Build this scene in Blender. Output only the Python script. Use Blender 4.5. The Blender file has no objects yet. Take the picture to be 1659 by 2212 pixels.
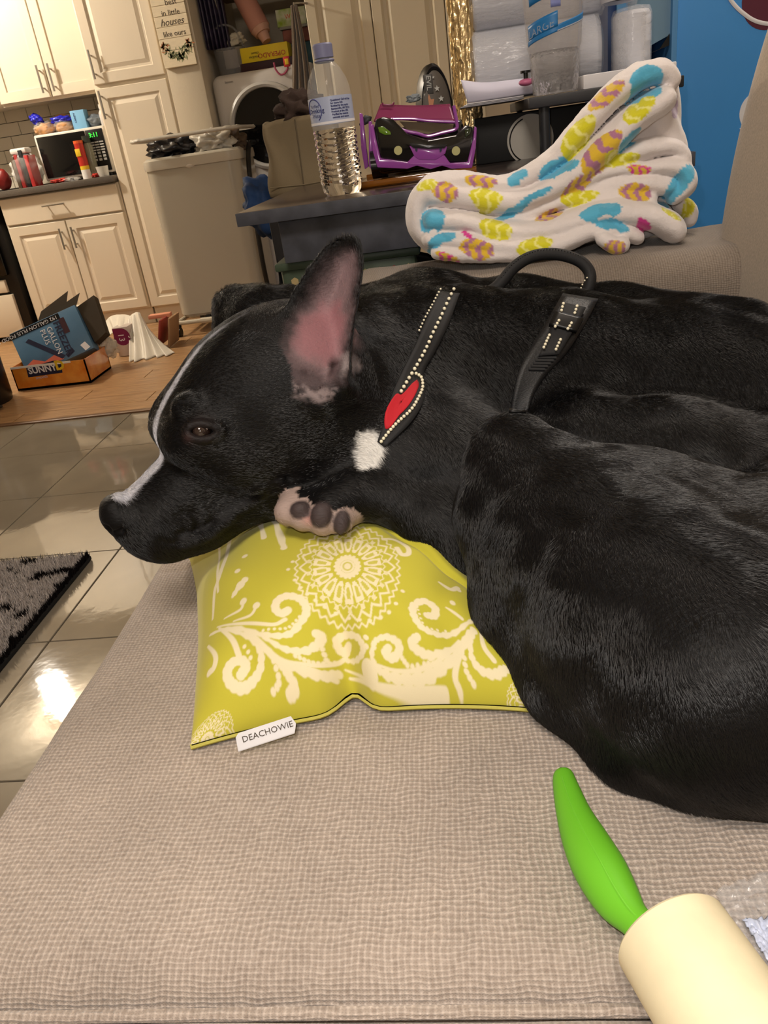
import bpy, bmesh, math, random
import numpy as np
from mathutils import Vector, Matrix, Quaternion
from mathutils.bvhtree import BVHTree
random.seed(4); RNG = np.random.default_rng(7)
S = bpy.context.scene; COL = S.collection

# ---------------------------------------------------------------- camera
FPX, CX, CY = 1660.0, 829.5, 1106.0
YAW, PITCH, ROLL = math.radians(7.6), math.radians(26), math.radians(8.3)
EYE = np.array([0, 0, .88])
_h = np.array([-math.sin(YAW), math.cos(YAW), 0]); _r = np.array([math.cos(YAW), math.sin(YAW), 0])
FW = _h * math.cos(PITCH) - np.array([0, 0, math.sin(PITCH)])
_d = -np.cross(_r, FW)
RT = math.cos(ROLL) * _r + math.sin(ROLL) * _d
DN = -math.sin(ROLL) * _r + math.cos(ROLL) * _d
cam = bpy.data.cameras.new('camera'); camo = bpy.data.objects.new('camera', cam); COL.objects.link(camo)
cam.sensor_fit = 'HORIZONTAL'; cam.sensor_width = 36; cam.lens = 36 * FPX / 1659; cam.clip_start = .02
camo.matrix_world = Matrix(((RT[0], -DN[0], -FW[0], EYE[0]), (RT[1], -DN[1], -FW[1], EYE[1]), (RT[2], -DN[2], -FW[2], EYE[2]), (0, 0, 0, 1)))
S.camera = camo

# ---------------------------------------------------------------- light
S.view_settings.view_transform = 'Standard'; S.view_settings.look = 'None'
S.view_settings.gamma = 1; S.view_settings.use_curve_mapping = False
S.view_settings.exposure = 0.12
w = bpy.data.worlds.new('world'); S.world = w; w.use_nodes = True
w.node_tree.nodes['Background'].inputs[0].default_value = (1, .86, .72, 1)
w.node_tree.nodes['Background'].inputs[1].default_value = .03
def light(name, kind, loc, energy, color, size=.1, aim=None):
    L = bpy.data.lights.new(name, kind); L.energy = energy; L.color = color
    if kind == 'AREA': L.shape = 'DISK'; L.size = size
    else: L.shadow_soft_size = size
    o = bpy.data.objects.new(name, L); COL.objects.link(o); o.location = loc
    if aim is not None: o.rotation_euler = (Vector(aim) - Vector(loc)).to_track_quat('-Z', 'Y').to_euler()
    return o
light('phone_flash', 'POINT', EYE - RT * .03 - DN * .045 - FW * .02, 5.6, (1, .95, .9), .005)
light('living_room_lamp_light', 'AREA', (-.1, -.5, 2.4), 30, (1, .88, .76), .7, (.0, .7, .5))
light('living_room_fill_lamp_light', 'AREA', (.75, 1.9, 2.42), 16, (1, .87, .74), .5, (.2, 1.4, .5))
light('kitchen_lamp_light', 'POINT', (-3.0, 4.05, 2.24), 105, (1, .90, .76), .07)

# ---------------------------------------------------------------- helpers
def ray(x, y): return FW + RT * ((x - CX) / FPX) + DN * ((y - CY) / FPX)
def W(x, y, Z): return EYE + ray(x, y) * Z                 # a point seen at x, y at distance Z
def on(x, y, ax, v):                                       # ... or lying on an axis plane
    r = ray(x, y); return EYE + r * ((v - EYE[ax]) / r[ax])
def lin(c): c /= 255; return c / 12.92 if c <= .04045 else ((c + .055) / 1.055) ** 2.4
def rgb(r, g, b): return (lin(r), lin(g), lin(b), 1)

def tag(o, label=None, cat=None, group=None, kind=None):
    if label: o['label'] = label
    if cat: o['category'] = cat
    if group: o['group'] = group
    if kind: o['kind'] = kind
    return o
def thing(name, label, cat, loc=(0, 0, 0), group=None):
    o = bpy.data.objects.new(name, None); o.empty_display_size = .02; COL.objects.link(o)
    o.location = tuple(float(v) for v in loc); return tag(o, label, cat, group)
def wloc(o):
    v = Vector((0, 0, 0))
    while o: v += Vector(o.location); o = o.parent
    return v
def link(name, me, m, parent=None, smooth=False):
    o = bpy.data.objects.new(name, me); COL.objects.link(o)
    if m is not None:
        for k in (m if isinstance(m, (list, tuple)) else [m]): me.materials.append(k)
    if parent is not None:
        me.transform(Matrix.Translation(-wloc(parent))); o.parent = parent
    elif len(me.vertices):
        co = np.empty(len(me.vertices) * 3, np.float32); me.vertices.foreach_get('co', co); co = co.reshape(-1, 3)
        c = (co.min(0) + co.max(0)) / 2; c[2] = co[:, 2].min()
        me.transform(Matrix.Translation(-Vector([float(v) for v in c]))); o.location = [float(v) for v in c]
    if smooth: me.polygons.foreach_set('use_smooth', [True] * len(me.polygons))
    return o
def smart(me, ang=.6):
    me.polygons.foreach_set('use_smooth', [True] * len(me.polygons))
    try: me.set_sharp_from_angle(angle=ang)
    except Exception: pass

class B:
    def __init__(s): s.bm = bmesh.new()
    def _add(s, t, M=None):
        if M is not None: bmesh.ops.transform(t, matrix=M, verts=t.verts)
        me = bpy.data.meshes.new('t'); t.to_mesh(me); t.free(); s.bm.from_mesh(me); bpy.data.meshes.remove(me); return s
    def box(s, c, size, bev=0, seg=2, M=None):
        t = bmesh.new(); bmesh.ops.create_cube(t, size=1)
        bmesh.ops.scale(t, vec=size, verts=t.verts)
        if bev: bmesh.ops.bevel(t, geom=t.edges[:], offset=bev, segments=seg, profile=.5, affect='EDGES')
        T = Matrix.Translation(c)
        return s._add(t, T @ M if M is not None else T)
    def span(s, x0, x1, y0, y1, z0, z1, bev=0, seg=2):
        return s.box(((x0 + x1) / 2, (y0 + y1) / 2, (z0 + z1) / 2), (abs(x1 - x0), abs(y1 - y0), abs(z1 - z0)), bev, seg)
    def lathe(s, prof, M=None, seg=32, wob=None):
        t = bmesh.new(); rings = []
        for r, z in prof:
            if r < 1e-6: rings.append([t.verts.new((0, 0, z))])
            else:
                rings.append([t.verts.new(((r * (wob(2 * math.pi * i / seg, z) if wob else 1)) * math.cos(2 * math.pi * i / seg), (r * (wob(2 * math.pi * i / seg, z) if wob else 1)) * math.sin(2 * math.pi * i / seg), z)) for i in range(seg)])
        for a, b in zip(rings, rings[1:]):
            for i in range(seg):
                j = (i + 1) % seg
                if len(a) == 1 and len(b) == 1: break
                if len(a) == 1: t.faces.new((a[0], b[j], b[i])) if 0 else t.faces.new((a[0], b[i], b[j]))
                elif len(b) == 1: t.faces.new((a[i], b[0], a[j])) if 0 else t.faces.new((a[i], a[j], b[0]))
                else: t.faces.new((a[i], a[j], b[j], b[i]))
        bmesh.ops.recalc_face_normals(t, faces=t.faces)
        return s._add(t, M)
    def cyl(s, p0, p1, r0, r1=None, seg=24, cap=True):
        r1 = r0 if r1 is None else r1
        p0, p1 = Vector([float(v) for v in p0]), Vector([float(v) for v in p1]); d = p1 - p0; L = d.length
        M = Matrix.Translation(p0) @ d.to_track_quat('Z', 'Y').to_matrix().to_4x4()
        return s.lathe(([(0, 0)] if cap else []) + [(r0, 0), (r1, L)] + ([(0, L)] if cap else []), M, seg)
    def tube(s, pts, r, seg=10, flat=1, up=None, cap=True):
        pts = [Vector([float(v) for v in p]) for p in pts]; n = len(pts)
        rs = r if isinstance(r, (list, tuple)) else [r] * n
        t = bmesh.new(); rings = []; nrm = None
        for i, p in enumerate(pts):
            d = (pts[min(i + 1, n - 1)] - pts[max(i - 1, 0)]).normalized()
            if nrm is None:
                nrm = Vector(up) if up is not None else (Vector((0, 0, 1)) if abs(d.z) < .9 else Vector((1, 0, 0)))
            nrm = (nrm - d * nrm.dot(d)).normalized(); b = d.cross(nrm)
            rings.append([t.verts.new(p + nrm * (rs[i] * flat * math.sin(2 * math.pi * k / seg)) + b * (rs[i] * math.cos(2 * math.pi * k / seg))) for k in range(seg)])
        for a, b in zip(rings, rings[1:]):
            for k in range(seg): t.faces.new((a[k], a[(k + 1) % seg], b[(k + 1) % seg], b[k]))
        if cap: t.faces.new(rings[0][::-1]); t.faces.new(rings[-1])
        bmesh.ops.recalc_face_normals(t, faces=t.faces)
        return s._add(t)
    def prism(s, poly, p0, ux, uy, n, th, bev=0):            # outline (a,b) -> p0+a*ux+b*uy, thickened along n
        t = bmesh.new(); p0, ux, uy, n = [Vector([float(v) for v in q]) for q in (p0, ux, uy, n)]
        a = [t.verts.new(p0 + ux * x + uy * y) for x, y in poly]; b = [t.verts.new(p0 + ux * x + uy * y + n * th) for x, y in poly]
        t.faces.new(a[::-1]); t.faces.new(b); m = len(poly)
        for i in range(m): t.faces.new((a[i], a[(i + 1) % m], b[(i + 1) % m], b[i]))
        bmesh.ops.recalc_face_normals(t, faces=t.faces)
        if bev: bmesh.ops.bevel(t, geom=t.edges[:], offset=bev, segments=2, profile=.5, affect='EDGES')
        return s._add(t)
    def ell(s, c, r, M=None, u=20, v=12):
        t = bmesh.new(); bmesh.ops.create_uvsphere(t, u_segments=u, v_segments=v, radius=1)
        bmesh.ops.scale(t, vec=r, verts=t.verts)
        T = Matrix.Translation([float(q) for q in c])
        return s._add(t, T @ M if M is not None else T)
    def rings(s, x0, x1, z0, z1, y, prof, back=None):        # raised panel: prof = [(inset, depth)], front faces -Y
        t = bmesh.new(); R = []
        if back is not None: prof = [(0, back)] + list(prof)
        for i, d in prof:
            R.append([t.verts.new(v) for v in ((x0 + i, y + d, z0 + i), (x1 - i, y + d, z0 + i), (x1 - i, y + d, z1 - i), (x0 + i, y + d, z1 - i))])
        for a, b in zip(R, R[1:]):
            for k in range(4): t.faces.new((a[k], a[(k + 1) % 4], b[(k + 1) % 4], b[k]))
        t.faces.new(R[-1]); t.faces.new(R[0][::-1])
        bmesh.ops.recalc_face_normals(t, faces=t.faces)
        return s._add(t)
    def obj(s, name, m, parent=None, smooth=True, ang=.6):
        me = bpy.data.meshes.new(name); s.bm.to_mesh(me); s.bm.free()
        o = link(name, me, m, parent)
        if smooth: smart(me, ang)
        return o
def npmesh(name, v, f, m, parent=None, col=None, smooth=True):
    me = bpy.data.meshes.new(name); v = np.asarray(v, np.float32); f = np.asarray(f, np.int32)
    me.vertices.add(len(v)); me.vertices.foreach_set('co', v.ravel())
    k = f.shape[1]; me.loops.add(f.size); me.loops.foreach_set('vertex_index', f.ravel())
    me.polygons.add(len(f)); me.polygons.foreach_set('loop_start', np.arange(0, f.size, k, dtype=np.int32)); me.polygons.foreach_set('loop_total', np.full(len(f), k, np.int32))
    me.update(calc_edges=True); me.validate()
    if col is not None:
        a = me.color_attributes.new('col', 'FLOAT_COLOR', 'POINT'); c = np.ones((len(v), 4), np.float32); c[:, :3] = col[:, :3]; a.data.foreach_set('color', c.ravel())
    return link(name, me, m, parent, smooth)
def gridmesh(name, P, m, parent=None, closed_u=False, col=None, thick=0):   # P (n,m,3)
    n, k = P.shape[:2]; idx = np.arange(n * k).reshape(n, k)
    if closed_u: a, b = idx, np.roll(idx, -1, 0)
    else: a, b = idx[:-1], idx[1:]
    f = np.stack([a[:, :-1], b[:, :-1], b[:, 1:], a[:, 1:]], -1).reshape(-1, 4)
    v = P.reshape(-1, 3)
    o = npmesh(name, v, f, m, parent, None if col is None else col.reshape(-1, col.shape[-1]))
    if thick:
        md = o.modifiers.new('thick', 'SOLIDIFY'); md.thickness = thick; md.offset = 0
    return o
def text(body, name, m, parent, p0, ux, uy, size, ext=.0004, align='LEFT', font_shear=0, bold=0):
    c = bpy.data.curves.new('txt', 'FONT'); c.body = body; c.size = size; c.extrude = ext; c.align_x = align; c.align_y = 'CENTER'; c.shear = font_shear; c.offset = bold; c.resolution_u = 2
    o = bpy.data.objects.new('txt', c); COL.objects.link(o)
    bpy.context.view_layer.update(); me = bpy.data.meshes.new_from_object(o.evaluated_get(bpy.context.evaluated_depsgraph_get()))
    bpy.data.objects.remove(o); ux = Vector([float(v) for v in ux]).normalized(); uy = Vector([float(v) for v in uy]); uy = (uy - ux * uy.dot(ux)).normalized(); n = ux.cross(uy)
    me.transform(Matrix.Translation([float(v) for v in p0]) @ Matrix((ux, uy, n)).transposed().to_4x4())
    return link(name, me, m, parent)

# ---------------------------------------------------------------- materials
_M = {}
def mat(name, c=(.8, .8, .8, 1), rough=.5, metal=0, spec=.5, bump=0, bs=60, var=0, vs=8, c2=None, trans=0, ior=1.45, sheen=0, coat=0, alpha=1, emit=0, attr=None, aniso=0, sss=0, stretch=None, detail=3):
    if name in _M: return _M[name]
    m = bpy.data.materials.new(name); m.use_nodes = True; nt = m.node_tree; N = nt.nodes; L = nt.links; p = N['Principled BSDF']
    p.inputs['Base Color'].default_value = c; p.inputs['Roughness'].default_value = rough; p.inputs['Metallic'].default_value = metal
    p.inputs['Specular IOR Level'].default_value = spec; p.inputs['Transmission Weight'].default_value = trans; p.inputs['IOR'].default_value = ior
    p.inputs['Sheen Weight'].default_value = sheen; p.inputs['Coat Weight'].default_value = coat; p.inputs['Alpha'].default_value = alpha
    if coat: p.inputs['Coat Roughness'].default_value = .08
    if sss: p.inputs['Subsurface Weight'].default_value = sss; p.inputs['Subsurface Scale'].default_value = .01
    if emit: p.inputs['Emission Color'].default_value = c; p.inputs['Emission Strength'].default_value = emit
    tc = N.new('ShaderNodeTexCoord'); vec = tc.outputs['Object']
    if stretch:
        mp = N.new('ShaderNodeMapping'); mp.inputs['Scale'].default_value = stretch; L.new(vec, mp.inputs['Vector']); vec = mp.outputs['Vector']
    src = None
    if attr:
        a = N.new('ShaderNodeAttribute'); a.attribute_name = attr; src = a.outputs['Color']
    if var or c2:
        n = N.new('ShaderNodeTexNoise'); n.inputs['Scale'].default_value = vs; n.inputs['Detail'].default_value = detail; L.new(vec, n.inputs['Vector'])
        r = N.new('ShaderNodeMapRange'); r.inputs[1].default_value = .35; r.inputs[2].default_value = .65; L.new(n.outputs[0], r.inputs[0])
        mx = N.new('ShaderNodeMix'); mx.data_type = 'RGBA'; L.new(r.outputs[0], mx.inputs['Factor'])
        if c2: mx.inputs['A'].default_value = c; mx.inputs['B'].default_value = c2
        elif src is not None:
            mx.blend_type = 'MULTIPLY'; L.new(src, mx.inputs['A']); mx.inputs['B'].default_value = (1 - var, 1 - var, 1 - var, 1)
        else: mx.inputs['A'].default_value = tuple(v * (1 - var) for v in c[:3]) + (1,); mx.inputs['B'].default_value = tuple(min(1, v * (1 + var)) for v in c[:3]) + (1,)
        src = mx.outputs['Result']
    if src is not None: L.new(src, p.inputs['Base Color'])
    if bump:
        n = N.new('ShaderNodeTexNoise'); n.inputs['Scale'].default_value = bs; n.inputs['Detail'].default_value = 4; L.new(vec, n.inputs['Vector'])
        b = N.new('ShaderNodeBump'); b.inputs['Strength'].default_value = bump; b.inputs['Distance'].default_value = .3 / bs; L.new(n.outputs[0], b.inputs['Height']); L.new(b.outputs[0], p.inputs['Normal'])
    _M[name] = m; return m

def weave(name, ca, cb, cell, strength=.6, blot=.12):
    m = mat(name, ca, .95, spec=.15, sheen=.25); nt = m.node_tree; N = nt.nodes; L = nt.links; p = N['Principled BSDF']
    tc = N.new('ShaderNodeTexCoord'); sep = N.new('ShaderNodeSeparateXYZ')
    nz = N.new('ShaderNodeTexNoise'); nz.inputs['Scale'].default_value = 45; nz.inputs['Detail'].default_value = 2; L.new(tc.outputs['Object'], nz.inputs['Vector'])
    mixv = N.new('ShaderNodeVectorMath'); mixv.operation = 'MULTIPLY_ADD'; L.new(nz.outputs['Color'], mixv.inputs[0]); mixv.inputs[1].default_value = (cell * 1.3,) * 3; L.new(tc.outputs['Object'], mixv.inputs[2])
    L.new(mixv.outputs[0], sep.inputs[0])
    def wv(sock, sc):
        a = N.new('ShaderNodeMath'); a.operation = 'MULTIPLY'; a.inputs[1].default_value = sc; L.new(sock, a.inputs[0])
        s = N.new('ShaderNodeMath'); s.operation = 'SINE'; L.new(a.outputs[0], s.inputs[0])
        return s.outputs[0]
    k = 2 * math.pi / cell
    zy = N.new('ShaderNodeMath'); zy.operation = 'ADD'; L.new(sep.outputs[1], zy.inputs[0]); L.new(sep.outputs[2], zy.inputs[1])
    sx, sy = wv(sep.outputs[0], k), wv(zy.outputs[0], k)
    hi = N.new('ShaderNodeMath'); hi.operation = 'MAXIMUM'; L.new(sx, hi.inputs[0]); L.new(sy, hi.inputs[1])
    pr = N.new('ShaderNodeMath'); pr.operation = 'MULTIPLY'; L.new(sx, pr.inputs[0]); L.new(sy, pr.inputs[1])
    ad = N.new('ShaderNodeMath'); ad.operation = 'MULTIPLY_ADD'; L.new(pr.outputs[0], ad.inputs[0]); ad.inputs[1].default_value = .7; L.new(hi.outputs[0], ad.inputs[2])
    fine = N.new('ShaderNodeTexNoise'); fine.inputs['Scale'].default_value = 1.2 / cell; fine.inputs['Detail'].default_value = 3; L.new(tc.outputs['Object'], fine.inputs['Vector'])
    f2 = N.new('ShaderNodeMath'); f2.operation = 'MULTIPLY_ADD'; L.new(fine.outputs[0], f2.inputs[0]); f2.inputs[1].default_value = 2.2; L.new(ad.outputs[0], f2.inputs[2])
    mr = N.new('ShaderNodeMapRange'); mr.inputs[1].default_value = 0; mr.inputs[2].default_value = 2.8; L.new(f2.outputs[0], mr.inputs[0])
    mx = N.new('ShaderNodeMix'); mx.data_type = 'RGBA'; mx.inputs['A'].default_value = cb; mx.inputs['B'].default_value = ca; L.new(mr.outputs[0], mx.inputs['Factor'])
    bn = N.new('ShaderNodeTexNoise'); bn.inputs['Scale'].default_value = 14; bn.inputs['Detail'].default_value = 5; L.new(tc.outputs['Object'], bn.inputs['Vector'])
    br = N.new('ShaderNodeMapRange'); br.inputs[1].default_value = .3; br.inputs[2].default_value = .7; br.inputs[3].default_value = 1 - blot; br.inputs[4].default_value = 1 + blot * .5; L.new(bn.outputs[0], br.inputs[0])
    mu = N.new('ShaderNodeVectorMath'); mu.operation = 'SCALE'; L.new(mx.outputs['Result'], mu.inputs[0]); L.new(br.outputs[0], mu.inputs['Scale']); L.new(mu.outputs[0], p.inputs['Base Color'])
    b = N.new('ShaderNodeBump'); b.inputs['Strength'].default_value = strength; b.inputs['Distance'].default_value = cell * .25; L.new(f2.outputs[0], b.inputs['Height']); L.new(b.outputs[0], p.inputs['Normal'])
    return m

# ---------------------------------------------------------------- smooth solids: distance field + surface nets
class Field:
    def __init__(s, lo, hi, h):
        s.lo = np.array(lo, np.float32); s.h = h; s.n = np.ceil((np.array(hi) - s.lo) / h).astype(int) + 1
        s.F = np.full(s.n, 1.0, np.float32)
    def _sl(s, lo, hi):
        a = np.clip(np.floor((np.array(lo) - s.lo) / s.h).astype(int), 0, s.n - 1); b = np.clip(np.ceil((np.array(hi) - s.lo) / s.h).astype(int) + 1, 1, s.n)
        if np.any(b <= a): return None
        sl = tuple(slice(x, y) for x, y in zip(a, b))
        g = [s.lo[i] + s.h * np.arange(a[i], b[i], dtype=np.float32) for i in range(3)]
        return sl, g[0][:, None, None], g[1][None, :, None], g[2][None, None, :]
    def put(s, fn, lo, hi, k=.01, cut=False):
        pad = k + 3 * s.h; r = s._sl(np.array(lo) - pad, np.array(hi) + pad)
        if r is None: return
        sl, X, Y, Z = r; b = fn(X, Y, Z).astype(np.float32); a = s.F[sl]
        if cut:
            b = -b; hh = np.clip(.5 - .5 * (b - a) / k, 0, 1); s.F[sl] = a * hh + b * (1 - hh) + k * hh * (1 - hh) if 0 else np.maximum(a, b) + np.maximum(k - np.abs(a - b), 0) ** 2 / (4 * k)
        else: s.F[sl] = np.minimum(a, b) - np.maximum(k - np.abs(a - b), 0) ** 2 / (4 * k)
    def cone(s, p, q, r0, r1, k=.01, cut=False):
        p, q = np.array(p, float), np.array(q, float); d = q - p; L2 = max(d @ d, 1e-9); R = max(r0, r1)
        def fn(X, Y, Z):
            x, y, z = X - p[0], Y - p[1], Z - p[2]; t = np.clip((x * d[0] + y * d[1] + z * d[2]) / L2, 0, 1)
            return np.sqrt((x - t * d[0]) ** 2 + (y - t * d[1]) ** 2 + (z - t * d[2]) ** 2) - (r0 + (r1 - r0) * t)
        s.put(fn, np.minimum(p, q) - R, np.maximum(p, q) + R, k, cut)
    def chain(s, pts, k=.01, cut=False):
        for (p, r), (q, t) in zip(pts, pts[1:]): s.cone(p, q, r, t, k, cut)
    def ell(s, c, r, A=None, k=.01, cut=False):               # A rows = local axes
        c = np.array(c, float); r = np.array(r, float); A = np.eye(3) if A is None else np.array(A); R = r.max()
        e = np.sqrt(((A * r[:, None]) ** 2).sum(0))
        def fn(X, Y, Z):
            x, y, z = X - c[0], Y - c[1], Z - c[2]; k0 = 0; k1 = 0
            for i in range(3):
                u = x * A[i, 0] + y * A[i, 1] + z * A[i, 2]; k0 = k0 + (u / r[i]) ** 2; k1 = k1 + (u / r[i] ** 2) ** 2
            k0 = np.sqrt(k0) + 1e-9; return k0 * (k0 - 1) / (np.sqrt(k1) + 1e-9)
        s.put(fn, c - e, c + e, k, cut)
    def at(s, p):
        q = (np.asarray(p, float) - s.lo) / s.h; i = np.clip(np.floor(q).astype(int), 0, s.n - 2); f = q - i; v = 0
        for a in (0, 1):
            for b in (0, 1):
                for c in (0, 1):
                    v = v + s.F[i[..., 0] + a, i[..., 1] + b, i[..., 2] + c] * np.abs(1 - a - f[..., 0]) * np.abs(1 - b - f[..., 1]) * np.abs(1 - c - f[..., 2])
        return v
    def grad(s, p):
        g = np.array([s.at(np.array(p) + e) - s.at(np.array(p) - e) for e in np.eye(3) * s.h * 1.5]); return g / (np.linalg.norm(g) + 1e-9)
    def hit(s, x, y, z0=.25, z1=1.6):
        r = ray(x, y); t = np.arange(z0, z1, s.h * .5); P = EYE + r * t[:, None]
        ok = np.all((P > s.lo) & (P < s.lo + (s.n - 1) * s.h), 1); v = np.where(ok, s.at(np.clip(P, s.lo, s.lo + (s.n - 1) * s.h)), 1)
        i = np.argmax(v < 0)
        if v[i] >= 0: return None
        a = v[i - 1]; f = a / (a - v[i]) if a > 0 else 0; return P[i - 1] + (P[i] - P[i - 1]) * f
    def mesh(s, smooth=1):
        F = s.F; I = F < 0; n = np.array(F.shape) - 1
        c = np.zeros(n, np.uint8)
        for a in (0, 1):
            for b in (0, 1):
                for d in (0, 1): c += I[a:n[0] + a, b:n[1] + b, d:n[2] + d]
        act = np.argwhere((c > 0) & (c < 8)); idx = np.full(n, -1, np.int32); idx[tuple(act.T)] = np.arange(len(act))
        acc = np.zeros((len(act), 3)); cnt = np.zeros(len(act))
        cor = [(a, b, d) for a in (0, 1) for b in (0, 1) for d in (0, 1)]
        val = {q: F[act[:, 0] + q[0], act[:, 1] + q[1], act[:, 2] + q[2]] for q in cor}
        for q in cor:
            for ax in range(3):
                if q[ax]: continue
                q2 = list(q); q2[ax] = 1; q2 = tuple(q2); a, b = val[q], val[q2]; mk = (a < 0) != (b < 0)
                t = np.where(mk, a / np.where(a - b == 0, 1, a - b), 0); pos = np.tile(np.array(q, float), (len(act), 1)); pos[:, ax] = t
                acc[mk] += pos[mk]; cnt[mk] += 1
        V = s.lo + s.h * (act + acc / cnt[:, None]); Q = []
        for ax in range(3):
            a = [slice(None)] * 3; b = [slice(None)] * 3; a[ax] = slice(0, -1); b[ax] = slice(1, None)
            e = np.argwhere(I[tuple(a)] != I[tuple(b)]); u, v = [(1, 2), (2, 0), (0, 1)][ax]
            e = e[(e[:, u] > 0) & (e[:, v] > 0) & (e[:, u] < n[u]) & (e[:, v] < n[v])]
            ins = I[tuple(e.T)]; o = []
            for du, dv in ((-1, -1), (0, -1), (0, 0), (-1, 0)):
                g = e.copy(); g[:, u] += du; g[:, v] += dv; o.append(idx[tuple(g.T)])
            o = np.stack(o, 1); o[~ins] = o[~ins][:, ::-1]; Q.append(o)
        Q = np.concatenate(Q); Q = Q[(Q >= 0).all(1)]
        for _ in range(smooth):
            A = np.zeros_like(V); k = np.zeros(len(V))
            for i in range(4):
                np.add.at(A, Q[:, i], V[Q[:, (i + 1) % 4]]); np.add.at(k, Q[:, i], 1)
                np.add.at(A, Q[:, (i + 1) % 4], V[Q[:, i]]); np.add.at(k, Q[:, (i + 1) % 4], 1)
            k[k == 0] = 1; V = V * .5 + .5 * A / k[:, None]
        return V, Q

def spline(pts, n=12):                                      # Catmull-Rom through points of any width
    P = np.array(pts, float); P = np.vstack([2 * P[0] - P[1], P, 2 * P[-1] - P[-2]]); out = []
    for i in range(1, len(P) - 2):
        for t in np.linspace(0, 1, n, endpoint=False):
            a, b, c, d = P[i - 1:i + 3]; out.append(.5 * (2 * b + (c - a) * t + (2 * a - 5 * b + 4 * c - d) * t * t + (3 * b - a - 3 * c + d) * t ** 3))
    out.append(P[-2]); return np.array(out)
# ================================================================ materials used by the room
m_tile = mat('glossy_tile', rgb(132, 123, 108), .05, spec=.75, var=.07, vs=5, bump=.02, bs=9)
m_grout = mat('grout', rgb(70, 60, 52), .9)
m_wood = mat('floor_plank', rgb(180, 142, 100), .33, spec=.5, c2=rgb(142, 108, 74), vs=6, stretch=(1.2, 14, 1), bump=.05, bs=40, detail=6)
m_wall = mat('wall_paint', rgb(205, 193, 172), .85, bump=.12, bs=70)
m_cab = mat('cabinet_paint', rgb(222, 210, 190), .42, bump=.01, bs=30)
m_door = mat('door_paint', rgb(216, 204, 178), .5)
m_steel = mat('brushed_steel', rgb(170, 165, 158), .3, metal=.9)
m_black = mat('black_plastic', rgb(14, 14, 15), .35)
m_blackgloss = mat('black_glass', rgb(8, 8, 9), .06)
m_dark = mat('dark_interior', rgb(22, 18, 18), .9)
m_white = mat('white_plastic', rgb(225, 224, 220), .4)
m_paper = mat('white_paper', rgb(225, 224, 228), .8)
m_card = mat('cardboard', rgb(150, 118, 84), .85, bump=.05)
m_subway = mat('subway_tile', rgb(205, 196, 178), .15, spec=.6)
m_counter = mat('grey_countertop', rgb(92, 86, 80), .35, var=.1, vs=120)

# ================================================================ setting
tag(B().span(-4.4, 1.5, -1.6, 5.9, -.06, -.012).obj('floor', m_grout), kind='structure')
flo = bpy.data.objects['floor']
def piece(name, parent, mesh, loc):
    o = bpy.data.objects.new(name, mesh); COL.objects.link(o); o.parent = parent; o.location = Vector(loc) - wloc(parent); return o
_o = B().box((0, 0, -.006), (.4165, .4, .012), .0012, 1).obj('tile', m_tile); tm = _o.data; tz = _o.location.z; bpy.data.objects.remove(_o)
for i in range(-6, 7):
    for j in range(-6, 4):
        piece('tile', flo, tm, (-1.354 + .42 * (i + .5), 1.30 + .4025 * (j + .5), tz))
_o = B().box((0, 0, -.006), (1.1965, .1285, .012), .001, 1).obj('plank', m_wood); pm = _o.data; tz = _o.location.z; bpy.data.objects.remove(_o)
for j in range(19):
    off = [.0, .55, .2, .83, .4][j % 5]
    for i in range(-4, 2):
        piece('plank', flo, pm, (i * 1.2 + off - .1, 2.99 + .13 * j, tz))
tag(B().span(-4.2, 1.5, 2.895, 2.925, -.004, .007, .003).obj('trim_1', mat('threshold', rgb(110, 80, 55), .35)), kind='structure')
tag(B().span(-4.4, 1.5, -1.6, 5.9, 2.5, 2.56).obj('ceiling', m_wall), kind='structure')
tag(B().span(-2.0, -1.9, 5.3, 5.36, 0, 2.5).span(-4.3, -1.9, 5.3, 5.36, 0, 2.5).obj('wall_back', m_wall), kind='structure')
tag(B().span(-4.36, -4.3, -1.6, 5.9, 0, 2.5).obj('wall_left', m_wall), kind='structure')
tag(B().span(1.4, 1.46, -1.6, 5.9, 0, 2.5).obj('wall_right', m_wall), kind='structure')
tag(B().span(-4.3, 1.4, -1.66, -1.6, 0, 2.5).obj('wall_front', m_wall), kind='structure')
tag(B().span(-1.468, -1.273, 4.74, 5.8, 0, 2.5, .006).obj('wall_pantry_side', m_wall), kind='structure')
tag(B().span(-1.468, .2, 5.8, 5.86, 0, 2.5).obj('wall_closet_back', m_wall), kind='structure')
tag(B().span(.24, 1.4, 4.74, 4.86, 0, 2.5).obj('wall_back_right', m_wall), kind='structure')
tag(B().span(.2, .24, 4.74, 5.8, 0, 2.5).obj('wall_closet_right', m_wall), kind='structure')
tag(B().span(-1.273, .24, 4.74, 4.8, 2.05, 2.5).obj('wall_closet_header', m_wall), kind='structure')

# bifold closet doors, folded open to the right of the laundry closet
def bifold(name, x0, x1):
    o = B().rings(x0, x1, .02, 2.03, 4.70, [(0, .004), (.004, 0), (.05, 0), (.062, .016), (.078, .016), (.10, .003), (.112, .003)], back=.035)
    return tag(o.obj(name, m_door, ang=.3), kind='structure')
bifold('door_1', -.655, -.318); bifold('door_2', -.314, .06); bifold('door_3', .064, .236)

# backsplash behind the counter
bs = tag(B().span(-3.6, -1.9, 5.285, 5.3, .868, 1.33).obj('trim_2', m_grout), kind='structure')
_o = B().box((0, 0, 0), (.147, .012, .072), .0015, 1).obj('tile', m_subway); sm_ = _o.data; tz = _o.location.z; bpy.data.objects.remove(_o)
for r in range(6):
    for k in range(9):
        x = -1.98 - k * .15 - (.075 if r % 2 else 0)
        piece('tile', bs, sm_, (x, 5.281, .872 + r * .075))

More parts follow.
